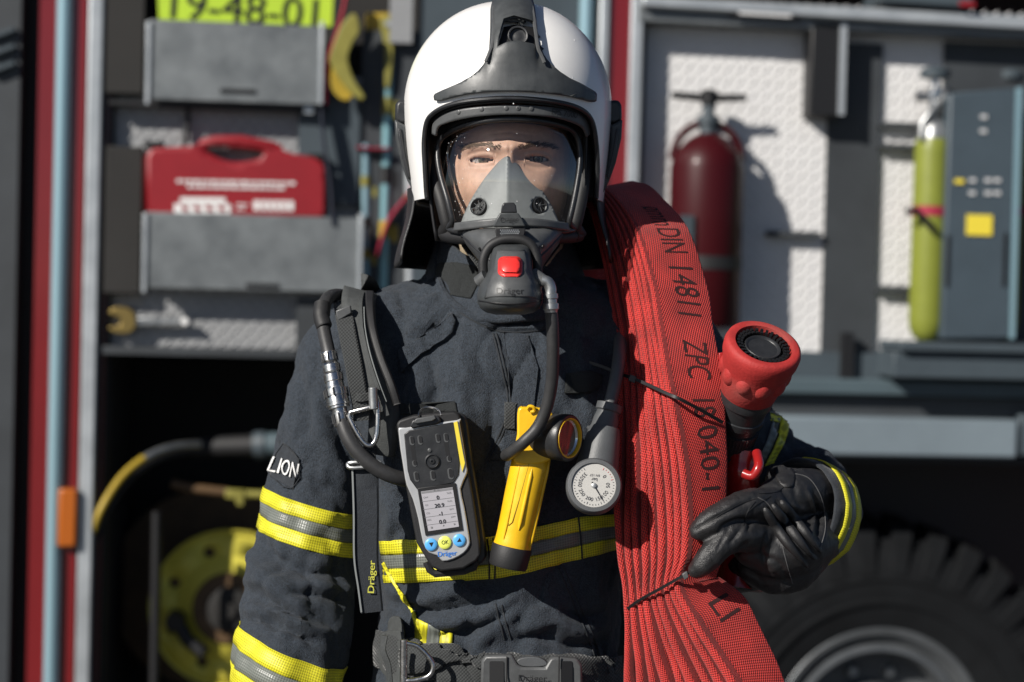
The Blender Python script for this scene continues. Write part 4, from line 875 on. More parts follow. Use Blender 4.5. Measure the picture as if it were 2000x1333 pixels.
for pts in ([(967,30),(966,70),(962,104),(952,128)], [(1036,30),(1042,70),(1047,104),(1058,130)]): mk('crest_rail', cord(pts, SD, .0022, .0105), 'mid_plastic', helm)
def SDs(x, y):  # a slightly smaller dome, for what sits inside the brow opening
    p, n = SD(x, y); return p-n*.006, n
visor_edge = [(834,262),(836,240),(848,226),(880,212),(930,205),(992,202),(1050,204),(1100,209),(1140,220),(1158,238),(1163,262)]
vb = [(842,266),(846,250),(858,243),(890,234),(935,227),(992,224),(1050,226),(1098,232),(1136,244),(1150,254),(1156,268)]
mk('stowed_visor', band(visor_edge, vb, SDs, .12, 1, 0.0, nu=90), 'mid_plastic', helm, solid=.003, bevel=.0006)
mk('lettering', text_px('FPS 7000', 1108, 222, 13, 8, SDs, .0008, .8), 'black', helm)
for x, y in ((890,219), (938,213), (988,211), (1013,211), (1040,212)): 
    p, n = SDs(x, y); mk('stud', G().lathe(p, n, [(0,.0028),(.0008,.0026),(.0012,.0018)], 14), 'mid_plastic', helm)
# side clips
for s, x0 in ((-1, 797), (1, 1189)):
    g = G(); g.slab([(x0+s*a, y) for a, y in ((-4,196),(20,195),(25,205),(26,236),(14,243),(-4,240))], 2.50, .035); mk('visor_knob', g, 'dark_plastic', helm, bevel=.004)
    g = G(); g.slab([(x0+s*a, y) for a, y in ((18,238),(27,232),(25,270),(14,318),(2,352),(-14,384),(-20,370),(-6,330),(2,290),(4,245))], 2.495, .03); mk('visor_arm', g, 'helmet_grey', helm, bevel=.003)
    g = G(); g.slab([(x0+s*a, y) for a, y in ((15,250),(20,252),(12,310),(0,350),(-4,345),(6,305))], 2.491, .006); mk('clip_insert', g, 'dark_plastic', helm, bevel=.001)
# black neck curtain
g = G(); n, m = 60, 16; vs = []
for j in range(m+1):
    v = j/m; y = 372+150*v
    for k in range(n+1):
        t = R(-25+230*k/n); c, s = math.cos(t), math.sin(t); fl_ = 1+.12*math.sin(v*math.pi*.5)**3
        wv = .004*math.sin(t*9)*v; rr = (.118+wv)*fl_; lobe = (1.0 if c > 0 else 1.0)
        cut = 14*max(0, -s)
        vs.append(P(988, y-cut*v*2, 2.55)+rt*(rr*1.04*c)+fw*(rr*1.2*s))
g.add(vs, [(j*(n+1)+k, (j+1)*(n+1)+k, (j+1)*(n+1)+k+1, j*(n+1)+k+1) for j in range(m) for k in range(n)])
mk('neck_curtain', g, 'leather', helm, ang=180, solid=.003)
for s in (-1, 1):   # inner lining at both sides of the face
    g = G(); vs = []
    for j in range(13):
        y = 250+ (470-250)*j/12
        for k in range(9):
            q = k/8; vs.append(P(992+s*(158-62*q - 20*(j/12)**2*(1-q*.5)), y+8*q, 2.455+.07*q))
    g.add(vs, [(j*9+k, (j+1)*9+k, (j+1)*9+k+1, j*9+k+1) for j in range(12) for k in range(8)]); mk('lining', g, 'black', helm, ang=180, solid=.003)

# ================================================================== BREATHING MASK
mask = thing('face_mask', P(995, 600, 2.38), 'full face breathing mask with clear visor, grey nose cup and red button on its valve', 'mask')
def DM(x, y): return 2.372 + .062*abs((x-995)/132)**2.4 + .022*((y-345)/120)**2
SM = surf_fn(DM)
glass = spl([(868,268),(900,250),(945,241),(995,238),(1045,240),(1090,249),(1116,262),(1125,285),(1126,320),(1118,375),(1104,432),(1060,438),(995,434),(930,438),(893,440),(882,410),(869,360),(862,310),(862,285)], 4, True)
mk('visor_pane', patch(glass, SM, 0, 7), 'visor', mask, ang=180)
frame = [(872,262),(905,246),(950,236),(995,232),(1042,235),(1092,244),(1120,257),(1131,282),(1133,320),(1124,378),(1112,432),(1104,452),(894,452),(884,430),(874,390),(861,345),(855,310),(857,280)]
gf = G(); q = spl(frame, 5, True); q.append(q[0]); gf.tube([P(x, y, DM(x, y)+.002) for x, y in q], .0036, 10, caps=False); mk('visor_frame', gf, 'dark_plastic', mask)
of = [(992+(x-992)*1.085, 330+(y-330)*1.07+2) for x, y in frame]; q = spl(of, 5, True); q.append(q[0])
gf = G(); gf.tube([P(x, y, DM(x, y)+.014) for x, y in q], .0085, 12, caps=False); mk('face_seal', gf, 'rubber', mask)
inr = [(995+(x-995)*.86, 335+(y-335)*.86) for x, y in frame]; q = spl(inr, 5, True); q.append(q[0])
gf = G(); gf.tube([P(x, y, 2.435+.03*abs((x-995)/120)**2) for x, y in q], .0022, 8, caps=False); mk('inner_lip', gf, 'visor', mask)
# nose cup behind the pane
def DC(x, y):
    t = min(max((y-307)/125, 0), 1); wx = abs(x-991)/(14+88*t+.01); return 2.4115-.012*t+.03*min(wx, 1.15)**1.5*(.35+.65*t)+.0015*(1-min(abs(x-991)/7, 1))*-1
cup = spl([(991,306),(1003,311),(1022,330),(1048,358),(1072,392),(1088,425),(1092,446),(1040,446),(991,446),(938,446),(902,446),(904,425),(920,390),(944,352),(966,325),(980,311)], 5, True)
vl = [circ(936, 405, 15.5, 17), circ(1053, 402, 14.5, 16.5)]
nose_cup = mk('nose_cup', patch(cup, surf_fn(DC), 0, 5, holes=vl), 'mask_grey', mask, ang=60, solid=.004, bevel=.001)
for (cx, cy, rx, ry) in ((936,405,16,17.5), (1053,402,15,17)):
    p = P(cx, cy, DC(cx, cy)+.004); n_ = surf_fn(DC)(cx, cy)[1]; k_ = DC(cx, cy)/F
    g = G().lathe(p, n_, [(-.004, rx*k_*1.02), (.0035, rx*k_*1.05), (.004, rx*k_*.92), (-.002, rx*k_*.9)], 32, caps=False); v = mk('inhale_valve', g, 'dark_plastic', mask)
    mk('valve_disc', G().lathe(p-n_*.003, n_, [(0, rx*k_*.92), (.0005, rx*k_*.92)], 28), 'black', v)
    e1 = n_.cross(up).normalized(); e2 = n_.cross(e1); g = G(); g.lathe(p, n_, [(0,.0022),(.0022,.002),(.003,.0008)], 12)
    for a in range(8): dr = e1*math.cos(a*math.pi/4+.2)+e2*math.sin(a*math.pi/4+.2); g.tube([p+n_*.001, p+n_*.001+dr*(rx*k_*.95)], .00055, 5)
    mk('spokes', g, 'mid_plastic', v)
# clamp band, centre clip and chin body
def DB(x, y): return DM(x, 440)-.004
lo = [(890,452),(940,446),(995,441),(1050,444),(1108,452)]; hi = [(893,436),(940,430),(995,426),(1050,428),(1104,436)]
mk('clamp_band', band(hi, lo, surf_fn(DB), 0, 1, .004, nu=60), 'mid_plastic', mask, solid=.006, bevel=.0012)
def DL(x, y): return DM(x, 430)-.013
clip = mk('centre_clip', G().slab([(976,416),(1012,416),(1020,428),(1027,443),(963,443),(969,428)], DL, .014), 'helmet_grey', mask, bevel=.0015)
mk('lettering', text_px('Dräger', 994, 429, 9, 0, surf_fn(lambda x, y: DL(x, y)), .0006, 1.0), 'black', clip)
mk('catch', G().slab([(980,402),(984,396),(1004,396),(1008,402),(1010,416),(978,416)], lambda x, y: DM(x, 415)-.006, .012), 'dark_plastic', mask, bevel=.0012)
chin = G().rows([(447,999,106,2.455,.078,2.2), (458,999,104,2.453,.088,2.2), (475,1000,93,2.447,.09,2.3), (495,1001,77,2.44,.088,2.3), (515,1002,62,2.435,.083,2.2), (540,1002,50,2.43,.075,2.2), (565,1002,42,2.43,.06,2.2)], 56)
SCH = surf_bvh(bvh(chin), 2.38)
mk('chin_piece', chin, 'mid_plastic', mask, ang=50)
mk('speech_panel', G().slab([(966,446),(1027,446),(1022,470),(971,470)], 2.352, .02), 'black', mask, bevel=.001)
g = G()
for j in range(5):
    for i in range(9): x = 978+i*4.2+(2.1 if j % 2 else 0); y = 450+j*3.2; g.slab(circ(x, y, 1.45, n=8), 2.3512, .002)
mk('speech_grill', g, 'dull_steel', mask)
for pts in ([(900,458),(935,490),(958,508)], [(1098,458),(1065,492),(1046,508)]): mk('chin_edge', cord(pts, SCH, .0016, .0), 'dark_plastic', mask)
for cx, cy in ((938,487), (1052,484), (1060,482)): p, n_ = SCH(cx, cy); mk('screw', G().lathe(p, n_, [(-.001,.0026),(.0012,.0024)], 10), 'black', mask)
g = G(); q = spl([(944,535),(944,508),(955,484),(975,471),(998,467),(1022,470),(1040,482),(1049,506),(1050,535)], 6); g.tube([P(x, y, 2.346) for x, y in q], .0058, 10); mk('valve_collar', g, 'rubber', mask)
reg = G().rows([(478,999,34,2.362,.022,2.3), (486,999,38,2.358,.034,2.4), (505,998,41,2.353,.042,2.5), (525,998,42,2.348,.048,2.6), (540,998,50,2.345,.05,2.4), (556,997,60,2.342,.052,2.3), (575,996,64,2.341,.054,2.3), (592,996,63.5,2.341,.054,2.3), (603,996,58,2.342,.05,2.2), (611,996,46,2.345,.04,2.1), (615,996,28,2.35,.025,2)], 64)
SR = surf_bvh(bvh(reg), 2.3); regu = mk('demand_valve', reg, 'helmet_grey', mask, ang=60)
mk('face_plate', patch([(972,490),(1024,490),(1030,530),(1040,560),(1046,584),(948,584),(955,560),(966,530)], SR, .0015, 7), 'mid_plastic', regu, ang=180, solid=.002, bevel=.0006)
mk('button_surround', patch(rrect(975, 505, 1018, 543, 10), SR, .003, 5), 'red_button', regu, solid=.003, bevel=.0008)
mk('button', patch(rrect(980, 510, 1013, 537, 7), SR, .0055, 4, lambda x, y: .0012*(1-((x-996)/17)**2)*(1-((y-523)/14)**2)), 'red_button', regu, ang=60, solid=.004, bevel=.001)
mk('lettering', text_px('Dräger', 996, 570, 12, 0, SR, .0019, 1.1), 'black', regu)
for pts in ([(935,588),(965,592),(1000,594),(1030,592),(1058,587)],): mk('joint', cord(pts, SR, .0009, .0), 'black', regu)
mk('hose_port', G().tube([P(950,540,2.335), P(934,552,2.34)], [.008,.0075], 16), 'mid_plastic', regu)
mk('hose_port', G().tube([P(1040,538,2.335), P(1056,548,2.33), P(1062,552,2.33)], [.009,.0085,.008], 16), 'mid_plastic', regu)
g = G().tube([P(x, y, 2.325) for x, y in spl([(1058,548),(1070,552),(1075,564),(1075,575)], 4)], .0068, 14); mk('swivel', g, 'dull_steel', mask)
g = G().lathe(P(1075,573,2.325), P(1076,606,2.325)-P(1075,573,2.325), [(0,.0066),(.001,.0085),(.006,.0085),(.007,.0072),(.011,.0072),(.012,.009),(.018,.009),(.0195,.0075),(.022,.0072)], 20); mk('coupling', g, 'dull_steel', mask)
DOFF[0] = 0.0
hp = [(1076,604,2.256),(1079,640,2.258),(1080,690,2.265),(1078,745,2.275),(1068,795,2.284),(1050,835,2.29),(1025,862,2.29),(1004,880,2.30),(992,888,2.315),(984,892,2.34)]
mk('air_hose', G().tube([P(*q) for q in spl(hp, 8)], [.0072]*(8*9-5)+[.0068, .006, .0055, .005, .0045, .004], 16), 'hose_rubber', mask)
DOFF[0] = -.05
# neck cloth and head straps under the jaw
g = G(); vs = []
for j in range(9):
    for k in range(41):
        t = R(-100+200*k/40); v = j/8; vs.append(P(998+(104-8*v)*math.sin(t), 462+v*90+18*abs(math.cos(t))*v, 2.53+.03*v-(.075-.004*v)*math.cos(t)+.003*math.sin(k*1.3+j)))
g.add(vs, [(j*41+k, (j+1)*41+k, (j+1)*41+k+1, j*41+k+1) for j in range(8) for k in range(40)]); mk('neck_cloth', g, 'neck_cloth', man, ang=180, solid=.003)
for s in (-1, 1):
    g = G().tube([P(998+s*100, 452, 2.43), P(998+s*92, 480, 2.44), P(998+s*62, 520, 2.43), P(998+s*50, 545, 2.42)], .005, 8, sx=.3); mk('chin_strap', g, 'webbing', mask)
DOFF[0] = -.07
# water drops on pane and shell
g = G()
for k in range(34):
    x = random.choice([random.uniform(872, 905), random.uniform(880, 1110)]); y = random.uniform(255, 425); p, n_ = SM(x, y)
    g.lathe(p, n_, [(0, .0006*random.uniform(.4, 1)), (.0003, .0003)], 6, caps=True)
dr = mk('water_drops', g, 'droplet', mask); dr['kind'] = 'stuff'
g = G()
for k in range(50):
    x = random.uniform(805, 1185); y = random.uniform(10, 205)
    if ((x-992)/190)**2+((y-215)/200)**2 > .98 or inside(x, y, crest): continue
    p, n_ = SD(x, y); r_ = random.uniform(.0004, .0011); g.lathe(p, n_, [(0, r_), (r_*.6, r_*.6)], 6)
dr = mk('water_drops', g, 'droplet', helm); dr['kind'] = 'stuff'
DOFF[0] = 0.0
# ================================================================== CARRIED GEAR
def near(S, lift):  # depth function a little in front of a surface
    return lambda x, y: (S(x, y)[0]-CAM).dot(fw)-lift
DJ = near(SJ, 0)
# ---- shoulder harness
har = thing('shoulder_harness', P(720, 1200, 2.40), 'black padded shoulder harness strap with webbing and metal ring over one shoulder of the coat', 'harness')
def ribbon(pts, wd, th=.003, n=8, lift=0.0, S=None, k=10):
    """flat strap along (px, py, depth); wd in px, lying square to the view and following the path"""
    q = spl(pts, k); g = G(); vs = []; m = len(q)
    for i, (x, y, d) in enumerate(q):
        a, b = q[max(i-1, 0)], q[min(i+1, m-1)]; tx, ty = b[0]-a[0], b[1]-a[1]; L = math.hypot(tx, ty) or 1; nx, ny = -ty/L, tx/L
        wv = wd[0]+(wd[1]-wd[0])*i/(m-1) if hasattr(wd, '__len__') else wd
        for s, o in ((-.5, 0), (-.42, -th*.5), (.42, -th*.5), (.5, 0), (.42, th*.5), (-.42, th*.5)):
            vs.append(P(x+nx*wv*s, y+ny*wv*s, d)+fw*o)
    fs = [(i*6+k_, (i+1)*6+k_, (i+1)*6+(k_+1) % 6, i*6+(k_+1) % 6) for i in range(m-1) for k_ in range(6)]
    fs += [tuple(range(6))[::-1], tuple((m-1)*6+k_ for k_ in range(6))]; g.add(vs, fs)
    for i in range(m):
        for k_ in range(6): g.uv[i*6+k_] = (i*.01, k_*.01)
    return g
pad = [(705,566,2.47),(700,590,2.425),(703,640,2.395),(715,690,2.378),(732,745,2.368),(748,790,2.365),(748,850,2.365),(742,890,2.37)]
mk('shoulder_pad', ribbon(pad, (72, 60), .014), 'strap_pad', har, sub=1, clean=True)
padback = [(705,566,2.47),(712,575,2.55),(725,640,2.62),(730,800,2.66)]; mk('shoulder_pad', ribbon(padback, 68, .012), 'strap_pad', har, sub=1, clean=True)
mk('pad_edge', ribbon([(722,568,2.455),(722,590,2.410),(727,640,2.378),(742,695,2.362),(764,752,2.352),(776,790,2.352)], 17, .009), 'rubber', har, sub=1)
mk('pad_binding', ribbon([(708,570,2.452),(704,592,2.408),(706,640,2.376),(716,690,2.358),(733,745,2.35),(750,790,2.35),(757,812,2.35)], 9, .006), 'strap_pad', har)
mk('stitching', G().tube([P(*q) for q in spl([(711,600,2.401),(713,640,2.371),(723,690,2.353),(740,745,2.345),(755,785,2.345)], 6)], .0006, 5), 'stitch', har)
mk('webbing', ribbon([(668,588,2.44),(670,605,2.41),(676,640,2.385),(688,700,2.366),(697,750,2.358),(704,790,2.356)], 34, .004), 'webbing', har)
mk('strap_keeper', G().slab([(655,607),(684,596),(687,612),(659,628)], 2.392, .01), 'mid_plastic', har, bevel=.0015)
mk('webbing', ribbon([(694,775,2.352),(706,778,2.35),(722,774,2.352)], 16, .003), 'webbing', har)
mk('webbing', ribbon([(704,790,2.356),(706,810,2.352),(707,822,2.352)], 33, .005), 'webbing', har)
mk('webbing', ribbon([(712,872,2.36),(714,910,2.352),(715,960,2.352)], 42, .003), 'webbing', har)
lowc = [(714,905,2.35),(716,1000,2.348),(716,1090,2.35),(722,1150,2.353),(727,1196,2.356)]
mk('hanging_strap', ribbon(lowc, (50, 44), .004), 'jacket_dark', har, clean=True)
mk('strap_edge', ribbon([(688,905,2.347),(691,1000,2.345),(692,1090,2.347),(700,1150,2.35),(706,1196,2.353)], 4, .004), 'stitch', har)
mk('lettering', text_px('Dräger', 726, 1128, 13, -88, lambda x, y: (P(x, y, 2.3483), -fw), .0002, 1.25, .8), 'print_yellow', har)
mk('slide_buckle', G().tube([P(*q) for q in spl([(680,906,2.345),(684,914,2.342),(720,912,2.342),(738,908,2.345),(738,902,2.345),(690,904,2.342)], 3, True)]+[P(680,906,2.345)], .0024, 8), 'dull_steel', har)
# triangular ring
tri = spl([(727,770,2.345),(737,790,2.345),(737,845,2.343),(728,868,2.342),(714,868,2.342),(697,845,2.343),(682,815,2.345)], 4)
ringo = mk('triangle_ring', G().tube([P(*q) for q in tri]+[P(684,806,2.345), P(716,798,2.345), P(734,792,2.345)], .0033, 10), 'steel', har)
mk('ring_bar', G().tube([P(728,757,2.34), P(730,800,2.34)], .0055, 12), 'dull_steel', ringo, bevel=.001)
# ---- supply hose with quick couplers
air = thing('supply_hose', P(700, 940, 2.37), 'black rubber air hose with silver couplers looping over the shoulder strap', 'hose')
mk('hose', G().tube([P(*q) for q in spl([(690,588,2.52),(668,578,2.47),(645,580,2.43),(632,600,2.405),(632,640,2.39),(640,680,2.375),(644,700,2.37)], 8)], .0082, 16), 'hose_rubber', air)
mk('hose', G().tube([P(*q) for q in spl([(668,822,2.35),(678,850,2.345),(696,880,2.342),(725,908,2.342),(760,928,2.345),(795,938,2.355),(830,942,2.375)], 8)], .0088, 16), 'hose_rubber', air)
mk('hose_sleeve', G().tube([P(*q) for q in spl([(630,595,2.405),(628,620,2.395),(634,640,2.388)], 6)], [.0105]*6+[.0098]*6+[.009], 16), 'rubber', air)
A, B_ = P(642,688,2.368), P(669,832,2.35); L = (B_-A).length
pr = [(0,.0085),(.02,.0092),(.12,.0092),(.13,.0075),(.18,.0105),(.27,.0105),(.28,.0095),(.31,.0118),(.40,.0118),(.41,.0108),(.50,.0112),(.505,.0142),(.60,.0142),(.605,.0132),(.66,.0136),(.70,.0136),(.705,.0146),(.735,.0146),(.74,.0128),(.77,.0128),(.775,.009),(.82,.0088),(.825,.0098),(.97,.0098),(1,.0092)]
cpl = mk('coupler', G().lathe(A, B_-A, [(h*L, r) for h, r in pr], 28), 'steel', air, ang=30)
e1 = (B_-A).normalized().cross(up).normalized(); e2 = (B_-A).normalized().cross(e1)
for h0, r in ((.07, .0093), (.9, .0099), (.56, .0143)):
    for a in range(9):
        dr = e1*math.cos(a*.7)+e2*math.sin(a*.7); p = A+(B_-A)*h0+dr*r; ax = (B_-A).normalized()
        mk('grip_slot', G().tube([p-ax*.005, p+ax*.005], .0013, 6), 'dark_plastic', cpl)
# ---- gas detector
det = thing('gas_detector', P(870, 1118, 2.36), 'silver and black gas detector with lit screen and three round buttons clipped on the chest', 'gas detector')
d0 = 2.325
body_o = [(774,829),(779,821),(806,812),(885,804),(897,809),(902,825),(913,905),(926,980),(937,1055),(939,1085),(930,1097),(905,1112),(860,1117),(842,1108),(828,1085),(813,1060),(799,985),(788,925)]
g = G(); g.slab(body_o, d0, .035); mk('housing', g, 'rubber', det, bevel=.005, seg=3, ang=60)
g = G(); g.slab([(x+12, y+3) for x, y in body_o], d0+.022, .02); mk('back_shell', g, 'dark_plastic', det, bevel=.005)
face = spl([(778,842),(792,836),(893,821),(898,826),(911,905),(912,926),(900,955),(907,990),(917,1050),(917,1066),(906,1081),(885,1093),(864,1097),(855,1086),(838,1080),(826,1060),(817,1015),(806,975),(794,948),(788,915)], 2, True)
mk('face_frame', G().slab(face, d0-.003, .006), 'silver_plastic', det, bevel=.0015, ang=50)
panel = mk('front_panel', G().slab([(789,848),(799,841),(884,825),(890,829),(898,905),(896,928),(886,944),(815,957),(801,938),(796,920)], d0-.0045, .004), 'dark_plastic', det, bevel=.001)
def dloc(u, v):  # device frame: u right, v down, px from the panel's middle
    return 846+u*.99+v*.14, 893-u*.13+v*.99
for u, v, rx, ry in ((-37,-37,4.5,9),(-21,-36,4.5,9),(14,-35,4.5,9),(30,-34,4.5,9),(-38,8,4.5,6),(30,8,4.5,6),(-38,34,5,10),(-6,36,5,10),(29,37,5.5,11)):
    x, y = dloc(u, v); o = mk('vent_slot', G().slab([(x+a-(b*-.14), y+b) for a, b in rrect(-rx, -ry, rx, ry, rx*.9, 3)], d0-.0052, .003), 'mid_plastic', panel)
    mk('slot_hole', G().slab([(x+a+1.0+b*.14, y+b-1) for a, b in rrect(-rx*.7, -ry*.8, rx*.7, ry*.8, rx*.65, 3)], d0-.0054, .003), 'black', panel)
for u, v in ((-37,-14), (29,-14)):
    x, y = dloc(u, v); mk('groove', G().slab([(x+a+b*.14, y+b) for a, b in rrect(-4, -24, 4, 24, 3)], d0-.0047, .003), 'black', panel)
x, y = dloc(-5, -14); mk('sensor_dot', G().lathe(P(x, y, d0-.0045), -fw, [(0,.0025),(.0012,.0022),(.0016,.0012)], 14), 'mid_plastic', panel)
x, y = dloc(-3, 8); mk('pump_knob', G().lathe(P(x, y, d0-.0045), -fw, [(0,.009),(.002,.0088),(.003,.0075),(.0015,.007),(.0012,.0035),(.0028,.003),(.003,.0014),(.001,.001)], 28), 'dark_plastic', panel)
mk('warning_strip', G().slab([(886,826),(893,823),(904,885),(908,905),(903,922),(899,905)], d0-.0052, .003), 'label_yellow', det)
scr = mk('screen', G().slab([(815,954),(890,944),(904,1036),(831,1047)], d0-.005, .004), 'black', det, bevel=.0006)
mk('display', G().slab([(822,960.5),(884,952),(896.5,1029),(836.5,1038)], d0-.0054, .002), 'lcd', scr)
SS = lambda x, y: (P(x, y, d0-.0057), -fw)
g = G()
for st, x, y, h in (('0', 855, 972.5, 8), ('20.9', 858, 988, 8), ('-1', 861, 1004, 8), ('0.0', 864, 1019.5, 8)):
    t = text_px(st, x, y, h, -7, SS, .0002, 1.0, .5); g.add(t.v, t.f)
mk('readout', g, 'lcd_ink', scr)
g = G()
for x, y, st in ((831,972,'CH4'),(833,987,'O2'),(836,1003,'CO'),(838,1016,'H2S'),(877,963,'%LEL'),(878,979,'Vol%'),(882,994,'ppm'),(885,1009,'ppm'),(853,957.5,'Ex Ox'),(843,1031,'■'),(866,1027,'♫'),(888,1024,'►')):
    t = text_px(st, x, y, 3.4, -7, SS, .0002); g.add(t.v, t.f)
for k in range(4): g.slab([(824+2.6*k, 980+15.3*k), (886+2.6*k, 971.6+15.3*k), (886+2.6*k, 972.3+15.3*k), (824+2.6*k, 980.7+15.3*k)], d0-.0057, .0003)
g.slab([(822.6,961),(884,952.6),(884.6,957),(823.4,965)], d0-.00555, .0003)
mk('readout', g, 'lcd_grey', scr)
for x, y, r_, mt, st in ((842,1064,12.3,'button_blue','▼'), (869,1060,12.8,'button_yellow','OK'), (897,1055.5,12.3,'button_blue','▲')):
    b = mk('button', G().lathe(P(x, y, d0-.003), -fw, [(0, r_*K*.97), (.0018, r_*K*.97), (.0026, r_*K*.85), (.0029, r_*K*.5)], 28), mt, det)
    if st == 'OK': mk('lettering', text_px(st, x, y, 8, -6, lambda a, c: (P(a, c, d0-.006), -fw), .0003, .85), 'black', b)
    else:
        s = 1 if st == '▼' else -1
        mk('arrow', G().slab([(x-4.5, y-3.5*s), (x+4.5, y-3.5*s-.8), (x+.6, y+4.5*s)], d0-.0062, .0004), 'black', b)
mk('lettering', text_px('Dräger', 873, 1082, 10, -5, lambda a, c: (P(a, c, d0-.0032), -fw), .0004, .95, .5), 'print_blue', det)
mk('top_guard', G().slab([(800,833),(805,820),(815,818),(848,812),(858,813),(862,824),(852,830),(815,836),(806,838)], d0-.007, .012), 'dark_plastic', det, bevel=.002)
mk('top_clip', G().slab([(808,826),(812,818),(848,812),(852,818),(844,823),(814,828)], d0-.011, .008), 'mid_plastic', det, bevel=.001)
mk('wire_ring', G().tube([P(*q) for q in spl([(818,814,2.322),(820,803,2.33),(830,796.5,2.335),(846,797,2.335),(858,803,2.33),(862,812,2.325)], 5)], .0014, 8), 'steel', det)
mk('bottom_loop', G().tube([P(x, y, d0+.012) for x, y in [(833,1098),(840,1114),(850,1121),(905,1116),(926,1108),(930,1096)]], .0045, 8), 'rubber', det)
# ---- torch
tor = thing('flashlight', P(998, 1110, 2.34), 'yellow angle head flashlight with black end cap and black swivel head clipped on the coat', 'flashlight')
A, B_ = P(999, 1074, 2.335), P(1042, 880, 2.335); L = (B_-A).length; ta = (B_-A).normalized(); kk = 2.335/F
mk('barrel', G().lathe(A, ta, [(-.004,34.5*kk),(0,36*kk),(.004,37.5*kk),(.01,36*kk),(.02,35.5*kk),(L*.55,37.5*kk),(L*.85,38*kk),(L*.97,37*kk),(L,34*kk)], 48), 'torch_yellow', tor, ang=60)
ts = ta.cross(fw).normalized(); ts = ts if ts.dot(rt) > 0 else -ts
for sx, h0, h1, r_ in ((.12,.22,.84,.0024), (-.55,.1,.92,.0016), (.92,.05,.95,.0024)):
    g = G(); q = []
    for i in range(9):
        h = h0+(h1-h0)*i/8; rr = 36.5*kk+.0002; q.append(A+ta*(h*L)+ts*(sx*rr)-fw*(math.sqrt(max(1-sx*sx, 0))*rr))
    g.tube(q, [.0006]+[r_]*7+[.0006], 10); mk('rib', g, 'torch_yellow', tor)
pn = [A+ta*(h*L)+ts*(s*36.8*kk)-fw*(math.sqrt(1-s*s)*36.8*kk+.0003) for h, s in ((.87,-.1),(.88,-.5),(.7,-.56),(.3,-.58),(.24,-.45),(.28,-.3),(.5,-.2),(.87,-.1))]
mk('moulding_line', G().tube(pn, .0006, 6), 'tool_yellow', tor)
mk('end_cap', G().lathe(A, ta, [(-.0215,30*kk),(-.021,36*kk),(-.018,38*kk),(.003,39.5*kk),(.0045,38*kk),(.0045,34*kk)], 48), 'rubber', tor, ang=50)
mk('neck_piece', G().slab(spl([(1012,800),(1030,796),(1066,800),(1080,812),(1078,850),(1074,900),(1005,905),(1010,850)], 4, True), 2.312, .035), 'torch_yellow', tor, bevel=.006, ang=60)
mk('top_hook', G().tube([P(*q) for q in spl([(1030,800,2.31),(1034,794,2.308),(1042,796,2.308),(1043,803,2.31),(1036,806,2.31)], 4)], .002, 8), 'torch_yellow', tor)
hA = P(1064, 852, 2.328); ha = (rt*.8-up*.04-fw*.6).normalized(); hd = mk('swivel_head', G().lathe(hA, ha, [(-.022,.012),(-.016,.021),(-.006,.0255),(.004,.0268),(.018,.0268),(.024,.0276),(.034,.0276),(.036,.0262),(.036,.0235),(.030,.0228)], 48), 'dark_plastic', tor, ang=40)
mk('bezel_ring', G().lathe(hA, ha, [(.0355,.0236),(.0368,.0232),(.0365,.0218),(.030,.0212)], 48, caps=False), 'torch_yellow', hd)
mk('collar_ring', G().lathe(hA, ha, [(-.0125,.021),(-.0125,.0262),(-.009,.0266),(-.007,.0262)], 48, caps=False), 'torch_yellow', hd)
mk('reflector', G().lathe(hA, ha, [(.033,.0222),(.028,.018),(.0235,.010),(.0222,.004),(.022,.0005)], 40, caps=False), 'mirror', hd)
mk('bulb', G().lathe(hA, ha, [(.022,.0028),(.027,.0028),(.029,.001)], 14), 'steel', hd)
mk('lens', G().lathe(hA, ha, [(.0335,.0221),(.034,.0005)], 40), 'lens_glass', hd)
# ---- pressure gauge
gau = thing('pressure_gauge', P(1160, 1005, 2.36), 'grey rubber pressure gauge with round white dial hanging beside the red hose', 'gauge')
mk('hose', G().tube([P(*q) for q in spl([(1212,640,2.45),(1210,690,2.39),(1203,740,2.365),(1190,795,2.355)], 6)], .0078, 14), 'gauge_grey', gau)
mk('sleeve', G().lathe(P(1192,788,2.355), P(1176,850,2.35)-P(1192,788,2.355), [(0,.0125),(.001,.0155),(.009,.0155),(.0105,.0135),(.012,.0132),(.02,.015),(.036,.0165),(.045,.018)], 28), 'gauge_grey', gau)
mk('neck_piece', G().tube([P(*q) for q in spl([(1182,835,2.350),(1178,855,2.348),(1172,885,2.346),(1166,915,2.344),(1161,940,2.343)], 6)], [.0175+.011*(i/24) for i in range(25)], 24), 'gauge_grey', gau)
gc_ = P(1160, 949, 2.305); ga = (-fw+up*.22-rt*.02).normalized()
mk('case', G().lathe(gc_, ga, [(-.034,.025),(-.03,.029),(-.016,.0325),(0,.0325),(.0035,.0305),(.004,.0262),(.001,.0255)], 48, caps=True), 'gauge_grey', gau, ang=50)
ge = ga.cross(rt).normalized(); gr_ = ge.cross(ga).normalized(); ge = ge if ge.dot(up) > 0 else -ge; gr_ = gr_ if gr_.dot(rt) > 0 else -gr_
dial = mk('dial', G().lathe(gc_, ga, [(.0012,.0254),(.0016,.0254)], 48), 'dial', gau)
def gpos(a, r): return gc_+ga*.0021+(gr_*math.sin(R(a))+ge*math.cos(R(a)))*(r*.885)
g = G(); gr2 = G()
for k in range(36):
    a = 30+300*k/35; (gr2 if k < 6 else g).tube([gpos(a, .0265), gpos(a, .0232 if k % 5 == 0 else .0248)], .00028, 4)
def gtext(st, a, r, s, rot=None):
    c = gpos(a, r); ro = R(a+180) if rot is None else R(rot); ex = gr_*math.cos(ro)-ge*math.sin(ro); ey = gr_*math.sin(ro)+ge*math.cos(ro)
    t = text_on(st, lambda x, y, z: c+ex*(x*s)+ey*(y*s)); return t
